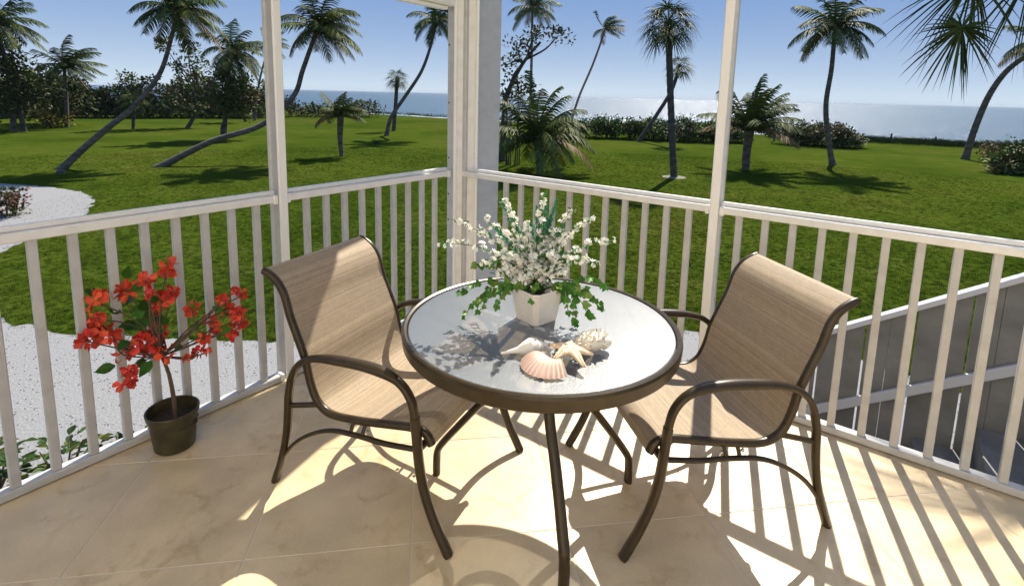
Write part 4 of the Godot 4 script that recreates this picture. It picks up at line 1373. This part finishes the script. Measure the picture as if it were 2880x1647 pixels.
	tree("dark_tree", "broad dark tree standing between the far left edge tree and the lone palm", Vector3(-38.0, -1.75, -43.5), [Vector3(-38.0, -1.85, -43.5), Vector3(-38.0, 0.0, -43.5), Vector3(-37.8, 1.6, -43.6)], [[Vector3(-38.6, 1.6, -43.0), 1.7, 1.2], [Vector3(-37.0, 1.2, -44.3), 1.6, 1.1], [Vector3(-39.8, 0.8, -42.2), 1.6, 1.2], [Vector3(-38.0, 0.3, -43.5), 1.9, 0.9]], 0.26, dark, 1.1)
	tree("dark_tree", "low spreading tree in the far left tree line, right of the lone palm", Vector3(-44.0, -1.75, -52.5), [Vector3(-44.0, -1.8, -52.5), Vector3(-43.9, -0.5, -52.5), Vector3(-43.7, 0.4, -52.5)], [[Vector3(-44.2, 0.5, -52.3), 1.6, 0.8], [Vector3(-42.8, 0.0, -53.4), 1.5, 0.7], [Vector3(-45.6, 0.2, -51.2), 1.5, 0.9]], 0.30, olive, 0.9)
	var far_trees := [[Vector3(-46.61, -1.75, -49.27), Vector3(-46.56, 0.75, -49.31), 2.3, 2.1], [Vector3(-45.95, -1.75, -51.45), Vector3(-45.90, 0.77, -51.49), 1.9, 1.8], [Vector3(-44.81, -1.75, -53.08), Vector3(-44.69, 0.30, -53.19), 1.9, 1.5], [Vector3(-42.53, -1.75, -53.47), Vector3(-42.49, 0.27, -53.51), 1.8, 1.5], [Vector3(-41.14, -1.75, -54.29), Vector3(-41.11, 0.10, -54.32), 1.7, 1.3], [Vector3(-39.86, -1.75, -55.05), Vector3(-39.74, 0.45, -55.14), 1.75, 1.5], [Vector3(-37.75, -1.75, -55.29), Vector3(-37.72, 0.30, -55.31), 1.75, 1.55], [Vector3(-36.24, -1.75, -56.17), Vector3(-36.13, 0.50, -56.25), 1.8, 1.6], [Vector3(-34.53, -1.75, -57.17), Vector3(-34.47, 0.60, -57.20), 1.9, 1.7], [Vector3(-32.58, -1.75, -58.30), Vector3(-32.55, 0.35, -58.32), 1.9, 1.55], [Vector3(-30.56, -1.75, -59.47), Vector3(-30.54, 0.55, -59.49), 1.9, 1.7], [Vector3(-28.82, -1.75, -60.49), Vector3(-28.74, 0.30, -60.53), 1.85, 1.5]]
	var place := ["leftmost tree of the far tree line, at the left edge of the view", "tree of the far tree line seen between the two left edge trunks", "tree of the far tree line just left of the lone palm", "tree of the far tree line just right of the lone palm", "lowest tree of the far tree line, left of the round-headed fan palm", "tree of the far tree line behind the round-headed fan palm", "tree of the far tree line right of the round-headed fan palm", "tree of the far tree line behind the long leaning trunk", "tallest tree of the far tree line, behind the gappy sea grape", "tree of the far tree line left of the fuller sea grape", "tree of the far tree line behind the fuller sea grape", "rightmost tree of the far tree line, next to the left screen post"]
	for k in far_trees.size():
		var q: Array = far_trees[k]
		var lobes := [[q[1], q[2], q[3] * 0.85]]
		for j in 3:
			lobes.append([q[1] + Vector3(rng.randf_range(-1, 1) * q[2] * 0.7, rng.randf_range(-1.1, 0.55) * q[3] * 0.7, rng.randf_range(-0.8, 0.8)), q[2] * rng.randf_range(0.45, 0.7), q[3] * rng.randf_range(0.4, 0.6)])
		if k % 3 != 1:
			lobes.append([q[1] + Vector3(rng.randf_range(-0.8, 0.8), q[3] * rng.randf_range(0.75, 1.15), rng.randf_range(-0.5, 0.5)), q[2] * rng.randf_range(0.35, 0.6), q[3] * rng.randf_range(0.4, 0.7)])
		lobes.append([q[1] + Vector3(0, -q[3] * 0.9 - 0.2, 0), q[2] * 0.85, 0.7])
		tree("far_tree", place[k], q[0], [q[0] - Vector3(0, 0.1, 0), q[0].lerp(q[1], 0.5), q[1]], lobes, 0.30, [dark, olive, grape][k % 3], 1.0, "far dark tree line left of the left post")
	var m := Mesher.new()
	m.lathe(PackedVector2Array([Vector2(0.15, -0.05), Vector2(0.135, 0.10), Vector2(0.11, 0.135), Vector2(0.0, 0.14)]), 14)
	for i in m.c.size():
		m.c[i] = Color(0.10, 0.08, 0.06)
	tag(put("tree_stump", m.mesh(), M.trunk, self, Transform3D(Basis(), Vector3(-16.38, GROUND, -19.16))), "short sawn stump on the lawn beside the leaning palm's base", "stump")

	# between the left post and the corner
	coconut("small young palm with thick shaggy head, alone on the lawn left of the corner post", [Vector3(-8.51, -1.75, -26.52), Vector3(-8.57, -0.79, -26.50), Vector3(-8.53, 0.30, -26.53)], 0.10, 0.17, 1.35, {"wind": Vector3(0.7, 0, 0), "fronds": 17, "low": 0.0, "droop": 1.0, "nuts": false, "flare": 0.9, "bark": Color(0.13, 0.10, 0.07)})
	sabal("small fan palm on a straight thin trunk left of the corner post", [Vector3(-10.04, -1.75, -44.94), Vector3(-9.83, 0.76, -44.99), Vector3(-9.72, 2.64, -45.01)], 0.17, 0.14, 1.35, 20)
	coconut("slender coconut palm with a sweeping curved trunk just left of the corner post", [Vector3(-9.43, -1.75, -39.77), Vector3(-9.08, -0.41, -39.86), Vector3(-8.04, 1.21, -40.10), Vector3(-6.92, 3.01, -40.37), Vector3(-6.26, 4.87, -40.53), Vector3(-5.83, 6.75, -40.63)], 0.155, 0.095, 2.6, {"wind": Vector3(0.1, 0, 0), "fronds": 15, "droop": 1.6})

	var sprout := thing("seedling", "tiny dark palm seedling on the lawn between the young palm and the curved trunk", "plant", Vector3(-8.49, GROUND, -33.13))
	for k in 5:
		put("frond", frond(Vector3.ZERO, Vector3(cos(k * 1.3), 1.6, sin(k * 1.3)), 0.42, 0.9, Vector3(0.2, 0, 0), Color(0.05, 0.06, 0.02)), M.frond, sprout)

	# right of the corner
	tree("buttonwood_tree", "leaning thin-leaved tree against the right side of the corner post", Vector3(-0.51, -1.75, -26.15), [Vector3(-0.51, -1.85, -26.15), Vector3(-0.45, 0.5, -26.16), Vector3(-0.30, 1.6, -26.16), Vector3(0.4, 3.0, -26.17), Vector3(1.2, 4.0, -26.18)], [[Vector3(-0.34, 2.91, -26.16), 0.45, 0.75], [Vector3(0.18, 3.68, -26.17), 0.65, 0.48], [Vector3(0.93, 4.35, -26.18), 0.68, 0.42], [Vector3(1.98, 4.25, -26.20), 0.74, 0.42], [Vector3(-0.26, 1.87, -26.16), 0.55, 0.6]], 0.17, olive, 0.6)
	shrub("sea_grape_shrub", "tangled grey-green shrub at the foot of the leaning tree by the corner post", Vector3(-0.22, -1.75, -24.68), [[Vector3(-0.13, 0.85, -24.68), 0.62, 1.05], [Vector3(0.39, 1.86, -24.69), 0.5, 0.42]], 0.18, olive, 0.55)
	coconut("low bushy coconut palm with arching fronds right of the corner post", [Vector3(1.16, -1.75, -22.10), Vector3(1.12, -1.05, -22.10), Vector3(1.02, -0.30, -22.10)], 0.13, 0.22, 2.6, {"wind": Vector3(0.28, 0, 0), "fronds": 26, "low": -0.1, "high": 1.5, "droop": 1.3, "nuts": false, "flare": 1.0, "leaflet": 0.24})
	coconut("far thin coconut palm leaning right, crown blown out like a flag", [Vector3(7.68, -1.75, -71.53), Vector3(8.60, 1.45, -71.43), Vector3(10.10, 5.38, -71.27), Vector3(11.17, 8.72, -71.16), Vector3(11.50, 10.2, -71.12)], 0.16, 0.12, 2.7, {"wind": Vector3(1.4, 0, 0.2), "fronds": 12, "droop": 0.7, "nuts": false})
	coconut("faint far palm at the top edge right of the corner post", [Vector3(2.14, -1.75, -68.71), Vector3(2.09, 6.79, -68.71), Vector3(2.03, 12.2, -68.71)], 0.19, 0.15, 3.8, {"wind": Vector3(0.3, 0, 0), "fronds": 16, "droop": 1.2, "nuts": false})
	sabal("tall straight fan palm in the middle of the lawn left of the right post", [Vector3(6.78, -1.75, -22.12), Vector3(6.53, 0.58, -22.20), Vector3(6.25, 3.50, -22.28), Vector3(6.18, 4.55, -22.30)], 0.145, 0.125, 1.5, 34)
	sabal("leaning fan palm behind the tall straight fan palm", [Vector3(9.29, -1.75, -39.88), Vector3(10.70, 0.59, -39.55), Vector3(11.48, 2.20, -39.37), Vector3(11.85, 3.83, -39.28)], 0.15, 0.13, 1.4, 22)
	shrub("hedge", "long green sea grape hedge along the beach left of the right post", Vector3(10.34, -1.75, -42.38), [[Vector3(5.0, -1.0, -43.6), 1.5, 0.62], [Vector3(7.23, -0.95, -43.14), 1.59, 0.72], [Vector3(9.38, -0.95, -42.62), 1.75, 0.75], [Vector3(11.48, -0.95, -42.10), 1.75, 0.75], [Vector3(13.52, -0.95, -41.61), 1.75, 0.75], [Vector3(15.24, -0.95, -41.19), 1.27, 0.70], [Vector3(17.2, -1.05, -42.0), 1.5, 0.65]], 0.19, [Color(0.055, 0.11, 0.018), Color(0.085, 0.15, 0.026), Color(0.11, 0.16, 0.03), Color(0.09, 0.08, 0.04)], 2.0, "hedge", "dark hedges along the beach")

	# right of the right post
	coconut("young coconut palm with upright feathery crown right of the right post", [Vector3(11.03, -1.75, -25.05), Vector3(11.00, -0.96, -25.06), Vector3(11.05, 0.10, -25.03)], 0.17, 0.20, 2.6, {"wind": Vector3(0.30, 0, 0), "fronds": 24, "low": 0.15, "high": 1.52, "droop": 0.85, "nuts": false, "leaflet": 0.22, "flare": 1.2})
	coconut("tall kinked coconut palm in front of the round shrub on the right lawn", [Vector3(16.83, -1.75, -27.90), Vector3(16.47, -0.09, -28.11), Vector3(16.29, 1.47, -28.22), Vector3(16.35, 3.22, -28.18), Vector3(16.32, 4.84, -28.20), Vector3(16.31, 5.38, -28.21)], 0.14, 0.095, 2.3, {"wind": Vector3(0.3, 0, 0), "fronds": 21, "droop": 1.1})
	coconut("dark coconut palm at the right edge, trunk curving out of the frame", [Vector3(27.65, -1.75, -32.59), Vector3(27.88, 0.49, -32.40), Vector3(28.25, 2.53, -32.08), Vector3(28.85, 3.96, -31.58), Vector3(29.93, 5.09, -30.66)], 0.19, 0.13, 2.6, {"wind": Vector3(0.3, 0, 0), "fronds": 18})
	shrub("sea_grape_shrub", "round sea grape shrub by the beach behind the tall kinked palm", Vector3(23.00, -1.75, -40.26), [[Vector3(21.77, -1.0, -40.96), 1.66, 0.85], [Vector3(23.15, -0.85, -40.17), 1.82, 0.95], [Vector3(24.40, -1.12, -39.46), 1.36, 0.62]], 0.20, grape, 1.8)
	shrub("sea_grape_shrub", "dark sea grape shrub at the right edge of the lawn", Vector3(24.60, -1.75, -26.29), [[Vector3(24.42, -1.05, -26.45), 1.05, 0.75], [Vector3(25.33, -0.80, -25.89), 1.19, 0.95]], 0.16, grape, 1.8)
	for k in 3:
		m = Mesher.new()
		m.tube(PackedVector3Array([Vector3(0, -0.1, 0), Vector3(0.0, 0.5, 0), Vector3(0.02, 0.72, 0), Vector3(0.02, 0.74, 0)]), PackedFloat32Array([0.075, 0.07, 0.065, 0.045]), 10)
		for i in m.c.size():
			m.c[i] = Color(0.055, 0.048, 0.04)
		tag(put("beach_post", m.mesh(), M.trunk, self, Transform3D(Basis(), [Vector3(21.51, GROUND, -44.10), Vector3(32.81, GROUND, -46.52), Vector3(34.00, GROUND, -43.12)][k])), ["short wooden post left of the round sea grape shrub", "short wooden post at the lawn's edge, middle of the right view", "short wooden post nearest the curved palm at the right edge"][k], "post", "wooden posts at the beach edge")
	# dune grass along the right edge of the lawn
	var blade := Mesher.new()
	for k in 12:
		var a := rng.randf() * TAU
		blade.leaf(Vector3(cos(a), 0, sin(a)) * 0.08, (Vector3.UP + Vector3(cos(a), 0, sin(a)) * rng.randf_range(0.2, 0.8)).normalized(), Vector3(-sin(a), 0.2, cos(a)), rng.randf_range(0.35, 0.65), 0.03)
	var spots := []
	for k in 2600:
		var s := rng.randf()
		var e := Vector2(24.0, -50.5).lerp(Vector2(52.0, -37.5), s) + Vector2(-0.46, 0.888) * rng.randf_range(-0.8, 3.4) if k < 2000 else Vector2(-60, -105).lerp(Vector2(14, -56.0), rng.randf()) + Vector2(-0.5, 0.86) * rng.randf_range(-1.0, 1.0)
		var g := rng.randf_range(0.7, 1.3)
		spots.append([Transform3D(Basis(Vector3.UP, rng.randf() * TAU).scaled(Vector3.ONE * rng.randf_range(0.6, 1.2)), Vector3(e.x, GROUND, e.y)), Color(0.055 * g, 0.075 * g, 0.02 * g)])
	scatter("dune_grass", blade.mesh(), M.grass, spots, "grey-green dune grass between the lawn and the beach", "dune grass")

	# near the porch: the fan palm that reaches in at the top right, its unseen leaves placed to dapple the floor, and plants at the foot of the left railing
	var near := thing("near_fan_palm", "near fan palm reaching into the top right corner with long drooping blades", "palm tree", Vector3(7.2, GROUND, -4.9))
	trunk(near, [Vector3(7.2, GROUND, -4.9), Vector3(6.6, 1.6, -5.0), Vector3(5.6, 4.1, -5.2)], 0.17, 0.15, Color(0.075, 0.062, 0.050), 1.1)
	var top := Vector3(5.6, 4.1, -5.2) - Vector3(7.2, GROUND, -4.9)
	for q in [[Vector3(4.72, 2.80, -5.78), 0.95, -0.6], [Vector3(4.60, 2.28, -5.70), 0.62, -0.9], [Vector3(5.27, 2.86, -5.74), 0.95, -0.8], [Vector3(3.3, 4.0, -5.3), 1.0, -0.2], [Vector3(3.0, 4.4, -4.6), 1.0, 0.0], [Vector3(3.9, 4.9, -6.2), 1.0, 0.0], [Vector3(5.0, 4.9, -3.7), 1.0, 0.1], [Vector3(6.3, 5.4, -4.4), 1.0, 0.3], [Vector3(7.3, 4.6, -5.0), 1.0, 0.1], [Vector3(7.0, 4.2, -6.2), 1.0, -0.2], [Vector3(5.9, 5.3, -6.4), 1.0, 0.2], [Vector3(4.7, 4.6, -6.6), 1.0, 0.0]]:
		var hub: Vector3 = q[0] - Vector3(7.2, GROUND, -4.9)
		put("fan_leaf", hanging_fan(top, hub, q[1], Color(0.035, 0.052, 0.016), q[2]), M.frond, near)
	for k in 5:
		var p: Vector3 = [Vector3(-4.55, GROUND, -3.95), Vector3(-4.05, GROUND, -3.85), Vector3(-3.6, GROUND, -3.95), Vector3(-3.15, GROUND, -4.05), Vector3(-4.4, GROUND, -3.35)][k]
		var t := thing("croton_plant", ["leafy green plant below the left railing, leftmost at the porch foot", "leafy green plant below the left railing, second from the left edge", "leafy yellow-green plant below the left railing, left of the black pot", "smallest leafy plant below the left railing, nearest the black pot", "leafy plant at the bottom left corner beneath the railing"][k], "plant", p, 0.0, "leafy plants at the porch foot")
		for i in 90:
			m = Mesher.new()
			var a := rng.randf() * TAU
			var h: float = rng.randf_range(0.06, 0.40) * [1.0, 1.0, 0.9, 0.7, 1.1][k]
			var e := Vector3(cos(a), 0, sin(a))
			var g := rng.randf_range(0.6, 1.4)
			m.col = (Color(0.030, 0.058, 0.012) if rng.randf() < 0.7 else Color(0.08, 0.095, 0.02)) * g
			broad_leaf(m, e * rng.randf_range(0.02, 0.27) + Vector3.UP * h, (e + Vector3.UP * rng.randf_range(-0.1, 0.6)).normalized(), Vector3.UP, rng.randf_range(0.07, 0.125), rng.randf_range(0.04, 0.065))
			put("leaf", m.mesh(), M.leaf, t)
		m = Mesher.new()
		m.col = Color(0.07, 0.055, 0.04)
		for i in 7:
			var a := TAU * i / 7.0
			m.tube(PackedVector3Array([Vector3.ZERO, Vector3(cos(a) * 0.08, 0.16, sin(a) * 0.08), Vector3(cos(a) * 0.14, 0.32, sin(a) * 0.14)]), PackedFloat32Array([0.012, 0.008, 0.004]), 5, false)
		stuff(put("stems", m.mesh(), M.trunk, t))
	shrub("flowering_shrub", "reddish flowering shrub beside the pale path at the left edge", Vector3(-12.47, -1.75, -12.84), [[Vector3(-12.42, -1.36, -12.88), 0.45, 0.36], [Vector3(-12.9, -1.4, -12.6), 0.45, 0.36]], 0.10, [Color(0.05, 0.07, 0.02), Color(0.12, 0.05, 0.03), Color(0.09, 0.09, 0.03), Color(0.20, 0.10, 0.07)], 1.0)

func hanging_fan(from: Vector3, hub: Vector3, r: float, tone: Color, sag: float) -> ArrayMesh:
	# a large fan leaf of many thin blades that radiate from the hub and droop at the ends
	var m := Mesher.new()
	m.col = tone * 1.3
	var line := curve([from, from.lerp(hub, 0.6) + Vector3.UP * 0.15, hub], 6)
	m.tube(line, same(0.016, line.size()), 6, false)
	var f := (hub - line[line.size() - 3]).normalized()
	f = (f + Vector3.UP * sag * 0.9).normalized()
	var side := f.cross(Vector3(0.1, 0.3, 1.0)).normalized()
	var up := side.cross(f)
	for k in 52:
		var a := lerpf(-2.3, 2.3, k / 51.0) + rng.randf_range(-0.05, 0.05)
		var e := (f * cos(a) + side * sin(a) + up * rng.randf_range(-0.25, 0.25)).normalized()
		var l := r * rng.randf_range(0.75, 1.08) * (0.75 + 0.25 * cos(a))
		m.col = tone * rng.randf_range(0.5, 1.6)
		var across := e.cross(up).normalized() * 0.011
		var p := []
		for i in 5:
			var s := i / 4.0
			p.append(hub + e * l * s + Vector3.DOWN * l * 0.28 * s * s)
		for i in 4:
			var w0: float = [0.5, 1.0, 0.85, 0.5][i]
			var w1: float = [1.0, 0.85, 0.5, 0.04][i]
			m.tri(p[i] - across * w0, p[i] + across * w0, p[i + 1] + across * w1, up, up, up)
			m.tri(p[i] - across * w0, p[i + 1] + across * w1, p[i + 1] - across * w1, up, up, up)
	return m.mesh()
